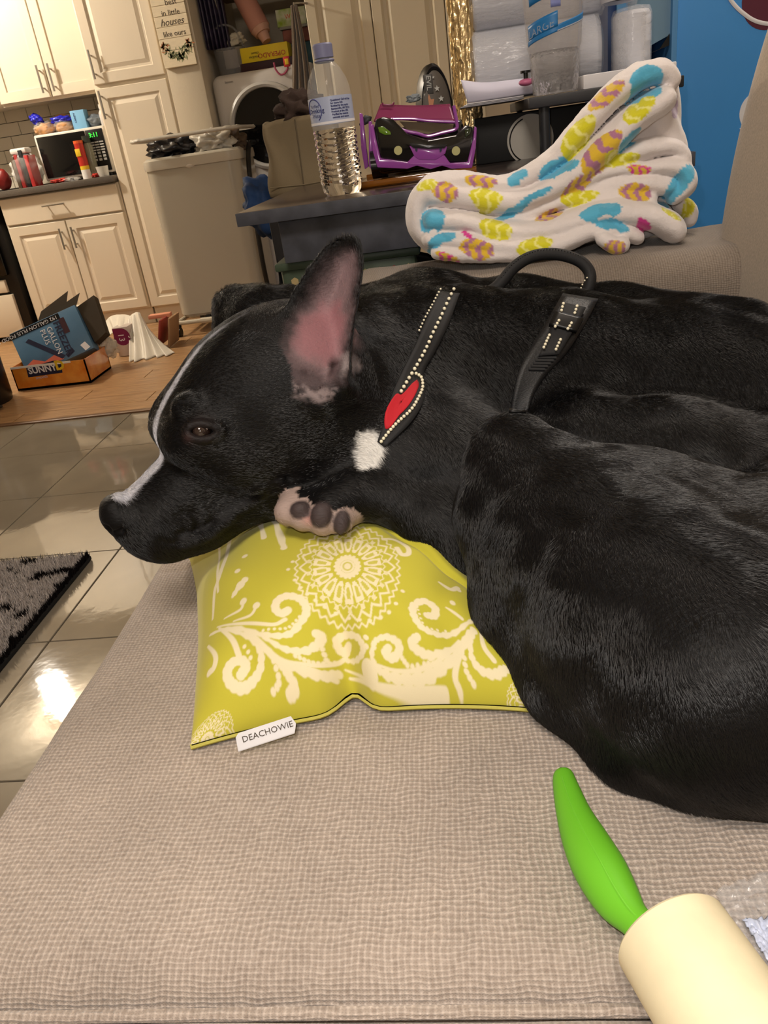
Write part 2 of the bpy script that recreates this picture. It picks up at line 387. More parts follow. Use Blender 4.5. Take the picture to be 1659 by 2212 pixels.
# ================================================================ kitchen
def bar_handle(parent, c, L, vert=True, m=m_steel, r=.006, out=.03):
    x, y, z = c; b = B(); a = (0, 0, L / 2) if vert else (L / 2, 0, 0); q = (0, 0, L * .32) if vert else (L * .32, 0, 0)
    b.cyl((x - a[0], y - out, z - a[2]), (x + a[0], y - out, z + a[2]), r)
    for s_ in (-1, 1): b.cyl((x + s_ * q[0], y - out, z + s_ * q[2]), (x + s_ * q[0], y + .001, z + s_ * q[2]), r * .75)
    return b.obj('handle', m, parent)
RAISED = [(0, .003), (.003, 0), (.052, 0), (.058, .008), (.068, .009), (.088, .001), (.094, .001)]
SHAKER = [(0, .002), (.002, 0), (.055, 0), (.056, .008), (.06, .008)]
def door_part(parent, x0, x1, z0, z1, y, prof, name='door'):
    return B().rings(x0, x1, z0, z1, y, prof, back=.02).obj(name, m_cab, parent, ang=.25)

pn = thing('pantry_cabinet', 'tall cream pantry cabinet with raised panel doors between counter and sign wall', 'cabinet', (-1.68, 5.0, 0))
B().span(-1.905, -1.47, 4.77, 5.29, .1, 2.2, .002).span(-1.9, -1.472, 4.80, 5.29, 0, .1).obj('body', m_cab, pn)
d = door_part(pn, -1.893, -1.484, 1.325, 2.19, 4.75, RAISED); bar_handle(d, (-1.868, 4.75, 1.42), .14)
d = door_part(pn, -1.893, -1.484, .105, 1.305, 4.75, RAISED); bar_handle(d, (-1.868, 4.75, 1.222), .14)

bc = thing('base_cabinet', 'cream base cabinet with one wide drawer above two raised panel doors', 'cabinet', (-2.28, 5.0, 0))
B().span(-2.665, -1.91, 4.77, 5.28, .1, .83, .002).span(-2.66, -1.912, 4.80, 5.28, 0, .1).obj('body', m_cab, bc)
d = door_part(bc, -2.655, -1.918, .675, .824, 4.748, [(0, .004), (.004, 0), (.02, 0)], 'drawer')
b_ = B().box((-2.315, 4.716, .757), (.14, .012, .008), .002); b_.cyl((-2.365, 4.716, .757), (-2.365, 4.75, .757), .004); b_.cyl((-2.265, 4.716, .757), (-2.265, 4.75, .757), .004); b_.obj('handle', m_steel, d)
d = door_part(bc, -2.65, -2.29, .11, .664, 4.75, RAISED); bar_handle(d, (-2.325, 4.75, .565), .12)
d = door_part(bc, -2.284, -1.92, .11, .664, 4.75, RAISED); bar_handle(d, (-2.25, 4.75, .565), .12)
tag(B().span(-2.7, -1.912, 4.715, 5.28, .832, .868, .004).obj('countertop', m_counter), 'grey countertop slab over the cream base cabinet', 'countertop')

uc = thing('upper_cabinet', 'cream wall cabinet with two flat shaker doors over the microwave', 'cabinet', (-2.25, 5.1, 1.31))
B().span(-2.55, -1.92, 4.94, 5.29, 1.312, 2.2, .002).span(-2.55, -1.92, 4.945, 4.96, 1.303, 1.312).obj('body', m_cab, uc)
d = door_part(uc, -2.545, -2.228, 1.318, 2.19, 4.92, SHAKER); bar_handle(d, (-2.258, 4.92, 1.41), .14)
d = door_part(uc, -2.222, -1.925, 1.318, 2.19, 4.92, SHAKER); bar_handle(d, (-2.19, 4.92, 1.41), .14)
ud = thing('upper_cabinet', 'cream wall cabinet at the left edge beside the two-door wall cabinet', 'cabinet', (-2.9, 5.1, 1.31))
B().span(-3.3, -2.553, 4.94, 5.29, 1.312, 2.2, .002).obj('body', m_cab, ud)
d = door_part(ud, -3.29, -2.555, 1.318, 2.19, 4.92, SHAKER)

rg = thing('range_cooker', 'black kitchen range with pale drawer fronts left of the base cabinet', 'cooker', (-3.1, 5.0, 0))
B().span(-3.45, -2.70, 4.76, 5.27, .02, .875, .006).obj('body', m_black, rg)
B().span(-3.43, -2.74, 4.72, 4.76, .40, .84, .008).obj('oven_door', m_blackgloss, rg)
B().span(-3.43, -2.78, 4.735, 4.765, .30, .375, .003).obj('drawer_front', m_cab, rg)
B().span(-3.43, -2.76, 4.735, 4.765, .03, .285, .003).obj('drawer_front', m_cab, rg)

# microwave
mw = thing('microwave', 'white microwave with black glass door and keypad on the grey countertop', 'microwave', (-2.18, 5.05, .868))
B().span(-2.40, -1.965, 4.90, 5.22, .885, 1.135, .008).obj('body', mat('microwave_white', rgb(220, 216, 208), .3), mw)
for x in (-2.37, -2.0):
    for y in (4.93, 5.19): B().cyl((x, y, .868), (x, y, .886), .012, seg=12).obj('foot', m_black, mw)
dr = B().span(-2.385, -2.085, 4.892, 4.902, .898, 1.122, .004).obj('door', mat('mw_glass', rgb(20, 20, 20), .08, spec=.6), mw)
kp = B().span(-2.08, -1.975, 4.894, 4.902, .898, 1.122, .003).obj('control_panel', m_black, mw)
m_key = mat('grey_key', rgb(175, 175, 172), .5); m_led = mat('green_display', rgb(60, 255, 70), .5, emit=1.5)
for r in range(7):
    for k in range(3):
        if r < 4: B().span(-2.066 + k * .029, -2.042 + k * .029, 4.890, 4.895, 1.05 - r * .014, 1.057 - r * .014).obj('key', m_key, kp, False)
        else: B().span(-2.064 + k * .029, -2.046 + k * .029, 4.890, 4.895, 1.044 - r * .018 + .018, 1.056 - r * .018 + .018).obj('key', m_key, kp, False)
text('3:11', 'display_digits', m_led, kp, (-2.062, 4.8925, 1.092), (1, 0, 0), (0, 0, 1), .034, .0005)

# on the microwave
def blob(name, m, parent, c, r, amp=.12, sc=2.2, seed=0, n=28, M=None):
    t = bmesh.new(); bmesh.ops.create_icosphere(t, subdivisions=4, radius=1)
    from mathutils import noise
    for v in t.verts:
        q = v.co * sc + Vector((seed * 7.1, seed * 3.3, 0)); v.co *= 1 + amp * (noise.noise(q) * 1.6 + .5 * noise.noise(q * 2.7))
    bmesh.ops.scale(t, vec=r, verts=t.verts)
    b = B(); b._add(t, Matrix.Translation([float(v) for v in c]) @ M if M is not None else Matrix.Translation([float(v) for v in c])); return b.obj(name, m, parent, ang=3)
m_bread = mat('bread_crust', rgb(196, 146, 96), .8, var=.18, vs=30, bump=.1)
m_wrap = mat('clear_wrap', rgb(250, 250, 250), .12, alpha=.16, spec=.8, bump=.5, bs=60)
m_bluewrap = mat('blue_wrap', rgb(38, 42, 190), .25, bump=.4, bs=40, var=.2, vs=20)
for i, (c, lab) in enumerate((((-2.36, 5.0, 1.165), 'round bread loaf in clear and blue bag at the left on the microwave'), ((-2.235, 5.0, 1.162), 'bread bun pack in clear and blue bag beside the pale blue box'))):
    t = thing('bread_bag', lab, 'bread', (c[0], c[1], 1.135))
    blob('bread', m_bread, t, c, (.06 - .008 * i, .06, .034), .14, 2, i)
    blob('wrapper', m_wrap, t, (c[0], c[1], c[2] + .004), (.066 - .006 * i, .066, .038), .16, 3, i + 3)
    if i == 0: blob('bag_end', m_bluewrap, t, (c[0] - .032, c[1] - .01, c[2] + .055), (.04, .03, .026), .3, 2.5, 5, M=Matrix.Rotation(.5, 4, 'Y'))
    else: blob('bag_print', m_bluewrap, t, (c[0] - .01, c[1] - .01, c[2] + .038), (.062, .04, .02), .25, 2.5, 6)
t = blob('bread_bag', m_bread, None, (-2.27, 5.07, 1.19), (.07, .04, .045), .15, 2, 9); tag(t, 'upper bread loaf leaning behind the blue printed bag', 'bread')
bx = tag(B().box((-2.13, 5.0, 1.186), (.085, .06, .10), .002).obj('small_box', mat('pale_blue_card', rgb(120, 175, 215), .6)), 'small pale blue box standing on the microwave', 'box')
text('CANDY', 'print', mat('navy_ink', rgb(40, 50, 110), .6), bx, (-2.148, 4.969, 1.17), (0, 0, 1), (-1, 0, 0), .016)
blob('plastic_bag', mat('grey_blue_bag', rgb(120, 130, 140), .3, alpha=.75), None, (-2.045, 5.02, 1.17), (.05, .05, .034), .2, 2, 4)['label'] = 'crumpled grey plastic bag on the microwave right of the blue box'
bpy.data.objects['plastic_bag']['category'] = 'bag'
t = thing('lotion_bottle', 'small white and clear bottle at the right end of the microwave', 'bottle', (-1.99, 5.0, 1.135))
B().lathe([(0, 0), (.018, 0), (.02, .01), (.02, .07), (.01, .085), (.01, .09), (0, .09)], Matrix.Translation((-1.99, 5.0, 1.135)), 20).obj('bottle', mat('cloudy_plastic', rgb(200, 195, 190), .3), t)
B().cyl((-1.99, 5.0, 1.225), (-1.99, 5.0, 1.25), .012).obj('cap', m_white, t)
# on the countertop in front of the microwave
m_red = mat('red_print', rgb(185, 45, 32), .4); m_yel = mat('yellow_print', rgb(225, 190, 45), .45)
t = thing('snack_can', 'tall red snack can with yellow band standing before the microwave door', 'can', (-2.11, 4.83, .868))
R_ = Matrix.Translation((-2.11, 4.83, .868))
B().lathe([(0, 0), (.026, 0), (.026, .05)], R_, 24).obj('can_base', m_white, t)
B().lathe([(.0262, .05), (.0262, .07)], R_, 24).obj('yellow_band', m_yel, t)
B().lathe([(.0262, .07), (.0262, .19)], R_, 24).obj('red_body', m_red, t)
B().lathe([(.027, .19), (.027, .205), (0, .205)], R_, 24).obj('lid', mat('orange_lid', rgb(210, 90, 40), .4), t)
B().span(-2.13, -2.10, 4.801, 4.805, .99, 1.03, .001).obj('label_patch', m_yel, t)
t = thing('spice_jar', 'dark capped glass jar standing behind the red snack can', 'jar', (-2.075, 4.86, .868))
R_ = Matrix.Translation((-2.072, 4.865, .868))
B().lathe([(0, 0), (.026, 0), (.026, .17), (.018, .19)], R_, 24).obj('jar_glass', mat('jar_glass', rgb(150, 150, 130), .1, alpha=.5), t)
B().lathe([(.024, .19), (.024, .225), (0, .225)], R_, 24).obj('cap', mat('dark_green_cap', rgb(40, 48, 40), .4), t)
tag(B().lathe([(.03, 0), (.036, .055), (.0345, .055), (.029, .003), (0, .003)], Matrix.Translation((-1.995, 4.80, .868)), 28).obj('plastic_tub', mat('clear_tub', rgb(215, 212, 205), .1, alpha=.5)), 'small clear plastic tub at the right end of the countertop', 'tub')
for i, (x, lab) in enumerate(((-2.27, 'red and white wrapper lying flat at the left on the counter edge'), (-2.19, 'clear crumpled wrapper lying between red wrapper and can'), (-2.04, 'small red wrapper between the red can and the clear tub'))):
    tag(blob('food_wrapper', [m_red, m_wrap, m_red][i], None, (x, 4.79, .879), (.045 if i < 2 else .02, .03, .010), .4, 3, i + 11), lab, 'wrapper')
t = thing('bread_machine_rack', 'clear bag of boxed goods with black and red print left of the microwave', 'bag', (-2.5, 4.85, .868))
for k, (dx, cc, hh) in enumerate(((-.045, rgb(90, 75, 60), .17), (-.02, rgb(160, 40, 40), .18), (.012, rgb(20, 20, 26), .2), (.04, rgb(190, 50, 50), .17))):
    B().box((-2.475 + dx, 4.85, .868 + hh / 2), (.022, .1, hh), .002).obj('packet', mat('packet_%s' % 'abcd'[k], cc, .5), t)
blob('clear_sleeve', m_wrap, t, (-2.478, 4.85, .962), (.085, .07, .105), .08, 3, 2)
B().box((-2.478, 4.85, 1.065), (.10, .08, .03), .01).obj('top_packet', m_white, t)
t['category'] = 'bag'; t.name = 'packet_bag'
blob('red_tin', mat('dark_red_tin', rgb(120, 25, 22), .4), None, (-2.645, 4.86, .93), (.045, .045, .06), .05, 2, 3)
tag(bpy.data.objects['red_tin'], 'dark red tin at the far left end of the countertop', 'tin')
tag(blob('white_bag', m_white, None, (-2.6, 5.1, .96), (.1, .06, .09), .2, 2, 8), 'crumpled white bag behind the dark red tin on the counter', 'bag')

# the sign
m_sign = mat('sign_board', rgb(226, 212, 184), .7, var=.04, vs=30, stretch=(1, 1, 6)); m_ink = mat('brown_ink', rgb(70, 58, 45), .7)
sg = thing('wall_sign', 'cream plank wall sign with brown lettering and a painted leaf garland', 'sign', (-1.375, 4.72, 1.345))
zs_ = [1.345, 1.425, 1.48, 1.533, 1.582, 1.63, 1.68, 1.76, 1.86, 1.98]
for a_, b_ in zip(zs_, zs_[1:]): B().span(-1.465, -1.285, 4.715, 4.738, a_, b_ - .0015, .0012, 1).obj('plank', m_sign, sg)
Y_ = 4.7145
for s_, px, py, sz in (('best', 368, 4, .038), ('in little', 368, 27, .036), ('houses', 371, 47, .046), ('like ours', 377, 72, .036)):
    q = on(px, py, 1, Y_); text(s_, 'lettering', m_ink, sg, q, (1, 0, 0), (0, 0, 1), sz, .0004, 'CENTER', .35 if s_ == 'houses' else 0)
m_lf = [mat('leaf_sage', rgb(128, 138, 100), .8), mat('leaf_pale', rgb(170, 168, 130), .8), mat('leaf_rust', rgb(180, 120, 80), .8)]
for k in range(170):
    a = random.uniform(-3.0, -.14); rr = .066 + random.gauss(0, .0095)
    cx, cz = -1.374 + rr * 1.08 * math.cos(a), 1.47 + rr * 1.15 * math.sin(a); th = random.uniform(0, 6.3); L = random.uniform(.007, .015)
    ux = np.array([math.cos(th), 0, math.sin(th)]); uy = np.array([-math.sin(th), 0, math.cos(th)])
    B().prism([(-L, 0), (0, L * .3), (L, 0), (0, -L * .3)], (cx, Y_ + .0003, cz), ux, uy, (0, -1, 0), .0005).obj('painted_leaf', m_lf[2 if (a < -2.5 or a > -.5) and random.random() < .6 else random.choice((0, 1))], sg, False)

# ================================================================ laundry closet
dy = thing('clothes_dryer', 'white stacked clothes dryer with round black door in the closet', 'dryer', (-.98, 5.1, 0))
m_dry = mat('dryer_white', rgb(200, 195, 190), .4)
B().span(-1.262, -.66, 4.82, 5.4, .55, 1.285, .05, 5).obj('body', m_dry, dy)
B().span(-1.26, -.66, 4.83, 5.4, .01, .545, .03, 3).obj('lower_unit', m_dry, dy)
dc = (-.975, 4.815, 1.0); Mx = Matrix.Translation(dc) @ Matrix.Rotation(math.pi / 2, 4, 'X')
B().lathe([(.192, .0), (.196, .02), (.208, .028), (.222, .02), (.226, -.01)], Mx, 56).obj('door_ring', mat('ring_white', rgb(190, 188, 184), .35), dy)
B().lathe([(0, .002), (.12, .003), (.192, .006), (.195, .0)], Mx, 56).obj('door_glass', m_blackgloss, dy)
text('Samsen', 'lettering', mat('grey_ink', rgb(110, 105, 100), .5), dy, (-1.18, 4.8185, 1.245), (1, 0, 0), (0, 0, 1), .016)
zt = 1.285
def carton(name, c, size, m, lab, cat='box', rot=0, parent=None):
    o = B().box(c, size, .002, M=Matrix.Rotation(rot, 4, 'Z')).obj(name, m, parent); return tag(o, lab, cat) if parent is None else o
gp = carton('board_game_box', (-.95, 5.02, zt + .022), (.36, .2, .044), mat('dark_maroon', rgb(50, 16, 24), .5), 'flat dark maroon box beneath the yellow box on the dryer')
yb = thing('yellow_box', 'yellow box with red upside-down lettering on top of the dryer', 'box', (-.95, 4.97, zt + .044))
B().span(-1.085, -.815, 4.92, 5.06, zt + .044, zt + .118, .002).obj('carton', mat('bright_yellow', rgb(232, 205, 30), .5), yb)
text('OPERADO', 'lettering', m_red, yb, (-.83, 4.9185, zt + .07), (-1, 0, 0), (0, 0, -1), .034)
text('snackies\nclassic', 'lettering', m_ink, yb, (-.98, 4.9185, zt + .076), (-1, 0, 0), (0, 0, -1), .018)
pb = thing('pink_bottle', 'long dusty pink bottle lying slanted above the yellow box', 'bottle', W(585, 85, 4.95))
a_, b_ = on(519, -20, 1, 5.05), on(562, 62, 1, 5.0); m_pink = mat('dusty_pink', rgb(196, 140, 124), .55)
B().cyl(a_, b_, .058).obj('body', m_pink, pb); dd = (b_ - a_) / np.linalg.norm(b_ - a_)
B().cyl(b_, b_ + dd * .03, .056, .045).cyl(b_ + dd * .03, b_ + dd * .075, .034, .026).obj('nozzle', mat('pale_pink', rgb(206, 160, 140), .5), pb)
stb = thing('storage_tub', 'clear storage tub of folded things at the right on the dryer', 'tub', (-.74, 5.15, zt))
B().span(-.86, -.62, 5.08, 5.35, zt, zt + .12, .01).obj('lower_fill', mat('teal_cloth', rgb(70, 105, 120), .8, var=.3), stb)
B().span(-.86, -.62, 5.08, 5.35, zt + .12, zt + .19, .01).obj('upper_fill', mat('rose_cloth', rgb(150, 95, 85), .8, var=.4), stb)
B().span(-.87, -.61, 5.07, 5.36, zt + .19, zt + .205, .004).obj('lid', mat('clear_lid', rgb(190, 190, 180), .2, alpha=.6), stb)
gb = thing('green_box', 'green and white wipes box on the clear storage tub', 'box', (-.76, 5.15, zt + .205))
B().span(-.88, -.71, 5.08, 5.25, zt + .205, zt + .29, .003).obj('carton', mat('lime_green', rgb(150, 180, 50), .5, c2=rgb(225, 225, 205), vs=14), gb)
text('WIPES', 'lettering', mat('orange_ink', rgb(220, 90, 40), .5), gb, (-.83, 5.0785, zt + .25), (1, 0, 0), (0, 0, 1), .032)
cb = thing('clear_basket', 'clear plastic basket with white packets at the left on the dryer', 'basket', (-1.14, 4.98, zt))
B().lathe([(.075, 0), (.09, .13), (.087, .13), (.072, .004), (0, .004)], Matrix.Translation((-1.155, 4.97, zt)), 28).obj('bowl', mat('smoky_clear', rgb(150, 150, 150), .15, alpha=.35), cb)
B().box((-1.14, 4.93, zt + .075), (.08, .03, .09), .003).obj('packet', mat('packet_white', rgb(205, 195, 190), .5), cb)
B().cyl((-1.095, 4.95, zt + .002), (-1.095, 4.95, zt + .13), .022).obj('tube', mat('beige_tube', rgb(175, 160, 130), .5), cb)
blob('tissue', mat('off_white_tissue', rgb(200, 192, 172), .8), cb, (-1.12, 4.98, zt + .17), (.055, .045, .03), .4, 2, 3)
B().tube(spline([(-1.235, 4.97, zt + .12), (-1.23, 4.94, zt + .2), (-1.17, 4.92, zt + .24), (-1.1, 4.94, zt + .22), (-1.07, 4.97, zt + .13)]), .006).obj('handle', mat('smoky_clear'), cb)
tag(B().span(-1.265, .195, 5.2, 5.6, 1.72, 1.74).obj('shelf', m_card), 'wooden shelf across the dark closet above the dryer', 'shelf')
hb = thing('hanging_bag', 'dark purple garment bag hanging at the left inside the closet', 'bag', (-1.21, 5.0, 1.33))
P_ = []
for i in range(40):
    u = i / 39; P_.append([(-1.262 + .13 * u, 4.9 + .02 * math.sin(u * 38) + .04 * u, z) for z in np.linspace(1.42 - .02 * u, 2.0, 10)])
gridmesh('cloth', np.array(P_), mat('dark_purple', rgb(52, 44, 66), .4, var=.4, vs=25), hb, thick=.004)
tag(B().cyl(on(455, -30, 1, 4.9), on(480, 50, 1, 4.95), .006).cyl(on(480, 50, 1, 4.95), on(490, 66, 1, 4.96), .003).obj('umbrella_shaft', m_steel), 'thin shiny metal rod slanting beside the garment bag', 'rod')
# candy-striped lanyard hanging over the front
pts = [on(x, y, 1, 4.81) for x, y in ((592, 135), (596, 150), (606, 161), (616, 158), (622, 146), (618, 130))]
ln = thing('lanyard', 'pink lanyard loop hanging over the dryer front', 'lanyard', pts[2])
B().tube([p - np.array([0, .006, 0]) for p in spline(pts)], .005).obj('cord', mat('magenta_cord', rgb(165, 70, 100), .6), ln)
B().box(on(619, 133, 1, 4.795), (.035, .008, .05), .003).obj('tag', mat('red_tag', rgb(190, 50, 50), .5), ln)
B().box(on(619, 133, 1, 4.789), (.02, .003, .028), .001).obj('tag_print', m_yel, ln)
# brown coats hanging at the bifold edge
P_ = []
for i in range(60):
    u = i / 59; x0 = on(652 + 0 * u, 30, 1, 4.66)[0] + .05 * u; row = []
    for k in range(30):
        t_ = k / 29; z = 1.52 - .58 * t_; row.append((-.70 + (u - .5) * (.03 + .13 * t_) - .06 * t_ ** 2, 4.62 + .014 * math.sin(u * 22 + t_ * 2) * (1 + t_), z))
    P_.append(row)
hc = thing('hanging_towel', 'taupe towel hanging in folds from the bifold door edge', 'towel', (-.68, 4.64, .94))
gridmesh('cloth', np.array(P_), mat('taupe_cloth', rgb(112, 98, 84), .95, bump=.3, bs=200, sheen=.4), hc, thick=.006)
B().tube([(-.70, 4.62, 1.51), (-.70, 4.63, 1.53), (-.68, 4.68, 1.535), (-.64, 4.702, 1.53)], .005).obj('hook', m_steel, hc)
# ================================================================ grey bin / portable machine on casters
gm = thing('trash_bin', 'tall rounded grey bin with an open lid on a wheeled metal frame', 'bin', (-1.3, 4.5, 0))
m_bin = mat('grey_enamel', rgb(172, 166, 152), .22, coat=.3)
def rrect(x0, x1, y0, y1, r, n=8):
    P = []
    for cx, cy, a0 in ((x1 - r, y1 - r, 0), (x0 + r, y1 - r, 90), (x0 + r, y0 + r, 180), (x1 - r, y0 + r, 270)):
        for k in range(n + 1): a = math.radians(a0 + 90 * k / n); P.append((cx + r * math.cos(a), cy + r * math.sin(a)))
    return P
def loft(loops, name, m, parent, capb=True, capt=True, ang=.6):
    t = bmesh.new(); R = [[t.verts.new((x, y, z)) for x, y in L] for L, z in loops]; n = len(R[0])
    for a, b in zip(R, R[1:]):
        for k in range(n): t.faces.new((a[k], a[(k + 1) % n], b[(k + 1) % n], b[k]))
    if capb: t.faces.new(R[0][::-1])
    if capt: t.faces.new(R[-1])
    bmesh.ops.recalc_face_normals(t, faces=t.faces); b = B(); b._add(t); return b.obj(name, m, parent, ang=ang)
bxs = lambda e, r=.07: rrect(-1.575 + e, -1.06 - e, 4.3 + e, 4.72 - e, r)
loft([(bxs(.012), .095), (bxs(.002), .11), (bxs(0), .86)], 'body', m_bin, gm, ang=.5)
loft([(bxs(-.006), .86), (bxs(-.008), .875), (bxs(-.006), .905), (bxs(.01), .918), (bxs(.03, .05), .918), (bxs(.035, .05), .88)], 'rim', mat('bin_rim', rgb(186, 180, 166), .25), gm, capt=False)
lid = loft([(rrect(-1.56, -1.08, 4.50, 4.71, .06), .9), (rrect(-1.57, -1.07, 4.49, 4.72, .06), .93), (rrect(-1.56, -1.08, 4.5, 4.71, .06), .95)], 'lid', m_bin, gm)
lid.hide_render = False
B().ell((-1.32, 4.30, .865), (.028, .008, .015)).obj('latch', mat('latch_silver', rgb(205, 200, 190), .15), gm)
fr = B().tube([(-1.6, 4.27, .075), (-1.02, 4.27, .075)], .012).tube([(-1.6, 4.74, .075), (-1.02, 4.74, .075)], .012).tube([(-1.58, 4.27, .075), (-1.58, 4.74, .075)], .012).tube([(-1.04, 4.27, .075), (-1.04, 4.74, .075)], .012).tube([(-1.44, 4.27, .075), (-1.30, 4.27, .075)], .016)
fr = fr.obj('frame', mat('frame_ivory', rgb(190, 182, 165), .35), gm)
for x in (-1.4, -1.2): B().box((x, 4.29, .09), (.03, .03, .02), .003).obj('pad', m_black, gm)
for x in (-1.58, -1.04):
    for y in (4.27, 4.74):
        cw = B().cyl((x - .012, y, .026), (x + .012, y, .026), .026).obj('caster', m_black, gm); B().box((x, y, .058), (.03, .035, .02), .004).obj('bracket', m_black, cw)
B().tube(spline([(-1.055, 4.72, .93), (-1.035, 4.5, .92), (-1.03, 4.38, .82), (-1.035, 4.33, .6), (-1.04, 4.32, .35), (-1.04, 4.33, .2)]), .013).obj('hose', m_black, gm)
tb = thing('trash_bag', 'crumpled black and white trash bag spilling over the bin rim', 'bag', (-1.3, 4.4, .88))
blob('black_bag', mat('black_bag', rgb(24, 24, 30), .3, bump=.4, bs=30), tb, (-1.42, 4.42, .95), (.13, .09, .062), .35, 2.4, 3)
blob('white_liner', mat('white_liner', rgb(190, 184, 172), .35, bump=.4, bs=30), tb, (-1.2, 4.40, .945), (.10, .08, .06), .4, 2.6, 6)
blob('brown_liner', mat('brown_rubbish', rgb(80, 64, 50), .5, bump=.5, bs=40), tb, (-1.12, 4.47, .94), (.07, .08, .06), .4, 3, 8)
P_ = []
for i in range(80):
    a = 2 * math.pi * i / 80; L = rrect(-1.61, -1.03, 4.27, 4.74, .08, 19)[i]; wv = .012 * math.sin(a * 9) + .01 * math.sin(a * 23)
    c = np.array([-1.31, 4.5]); q = np.array(L); P_.append([np.append(c + (q - c) * s_, z) for s_, z in ((.97, 1.0), (1.0, .998), (1.03 + wv * .3, 1.004 + .1 * wv), (1.0 + wv * .3, 1.016 + .1 * wv), (.97, 1.015))])
gridmesh('folded_liner', np.array(P_), mat('white_liner'), tb, closed_u=True, thick=.002)

# ================================================================ litter on the wood floor
m_orange = mat('orange_print', rgb(205, 110, 30), .2, c2=rgb(225, 150, 60), vs=12, coat=.6, bump=.2, bs=25)
oc = thing('juice_carton_tray', 'orange shrink-wrapped juice tray with white lettering on the wood floor', 'box', (-1.95, 3.56, 0))
x0, x1, y0, y1 = -2.14, -1.765, 3.45, 3.70
B().span(x0, x1, y0, y1, .002, .012).span(x0, x0 + .006, y0, y1, .002, .115).span(x1 - .006, x1, y0, y1, .002, .115).span(x0, x1, y0, y0 + .006, .002, .115).span(x0, x1, y1 - .006, y1, .002, .115).obj('tray', m_orange, oc)
B().span(x0, x1 - .07, y0 - .0015, y0, .108, .118).obj('film_edge', mat('white_film', rgb(235, 232, 225), .2), oc)
m_navy = mat('navy_print', rgb(28, 30, 60), .5)
B().prism([(-.005, 0), (.17, .004), (.18, .062), (.15, .066), (.0, .045)], (-2.06, y0 - .0004, .062), (1, 0, 0), (0, 0, 1), (0, -1, 0), .001).obj('logo_back', m_navy, oc)
text('SUNNY', 'lettering', m_paper, oc, (-2.055, y0 - .0018, .09), (1, 0, .03), (0, 0, 1), .043, bold=.0012)
text('D', 'lettering', m_yel, oc, (-1.915, y0 - .0018, .10), (1, 0, .03), (0, 0, 1), .06, bold=.003)
text('smooth', 'lettering', mat('pale_print', rgb(190, 190, 200), .5), oc, (-2.03, y0 - .0018, .055), (1, 0, .03), (0, 0, 1), .02)

m_fbox = mat('freezer_blue', rgb(78, 118, 152), .45, var=.08)
A, Bp, Cp, Dp = W(16, 724, 3.74), W(157, 660, 3.74), W(218, 775, 3.74), W(62, 815, 3.74)
fb = thing('freezer_bag_box', 'blue freezer bag box tilted inside the orange tray', 'box', Dp)
ux = (Bp - A); uy = (A - Dp); Lx, Ly = np.linalg.norm(ux), np.linalg.norm(uy); ux = ux / Lx; uy = uy - ux * (uy @ ux); uy = uy / np.linalg.norm(uy); nn = np.cross(ux, uy)
B().prism([(0, 0), (Lx, 0), (Lx, Ly), (0, Ly)], Dp, ux, uy, -nn, .09, .002).obj('carton', m_fbox, fb)
def fp(u, v, o=.0012): return Dp + ux * (u * Lx) + uy * (v * Ly) + nn * o
B().prism([(0, .86 * Ly), (.74 * Lx, .86 * Ly), (.74 * Lx, .985 * Ly), (.0, .985 * Ly)], Dp + nn * .0002, ux, uy, nn, .0008).obj('black_band', m_black, fb)
text('192 GALLON PLUS FOOD BAGS', 'lettering', m_paper, fb, fp(.71, .922), -ux, -uy, .026)
text('FREEZER', 'lettering', m_navy, fb, fp(.66, .84), -uy, ux, .046, bold=.001)
text('GALLON', 'lettering', m_paper, fb, fp(.54, .80), -uy, ux, .036)
text('PLUS', 'lettering', m_paper, fb, fp(.44, .80), -uy, ux, .036)
B().prism([(.71 * Lx, .52 * Ly), (.79 * Lx, .52 * Ly), (.79 * Lx, .86 * Ly), (.71 * Lx, .86 * Ly)], Dp + nn * .0002, ux, uy, nn, .0008).obj('red_badge', mat('dark_badge', rgb(60, 25, 35), .5), fb)
B().prism([(.16 * Lx, .70 * Ly), (.22 * Lx, .74 * Ly), (.60 * Lx, .10 * Ly), (.54 * Lx, .06 * Ly)], Dp + nn * .0002, ux, uy, nn, .0008).obj('printed_bar', m_navy, fb)
B().prism([(.06 * Lx, .02 * Ly), (.02 * Lx, .22 * Ly), (.16 * Lx, .30 * Ly), (.30 * Lx, .16 * Ly), (.50 * Lx, .22 * Ly), (.56 * Lx, .05 * Ly), (.3 * Lx, .02 * Ly)], Dp + nn * .0002, ux, uy, nn, .0006).obj('printed_fruit', mat('salmon_print', rgb(190, 100, 80), .5), fb)
B().prism([(.62 * Lx, .03 * Ly), (.74 * Lx, .10 * Ly), (.72 * Lx, .20 * Ly), (.60 * Lx, .12 * Ly)], Dp + nn * .0002, ux, uy, nn, .0006).obj('printed_mark', m_navy, fb)
B().prism([(.88 * Lx, .02 * Ly), (.96 * Lx, .05 * Ly), (.92 * Lx, .2 * Ly), (.84 * Lx, .17 * Ly)], Dp + nn * .0002, ux, uy, nn, .0006).obj('printed_label', m_paper, fb)
B().prism([(.4, 0), (1.0, 0), (1.12, .22), (.9, .16), (.98, .36), (.52, .2)], fp(0, 1, -.02), ux * Lx, uy * Ly, -nn, .002).obj('open_flap', mat('dark_card', rgb(60, 50, 36), .8), fb)
B().prism([(0, 0), (.28, .08), (.22, -.75), (.02, -.85)], fp(1, .99, -.03), ux * Lx, uy * Ly, -nn, .06).obj('open_end', mat('dark_card'), fb)
t = thing('zip_bag', 'clear plastic freezer bags pulled out of the blue box', 'bag', W(225, 750, 3.8))
m_zip = mat('zip_film', rgb(215, 208, 195), .15, alpha=.45, bump=.6, bs=40, spec=.8)
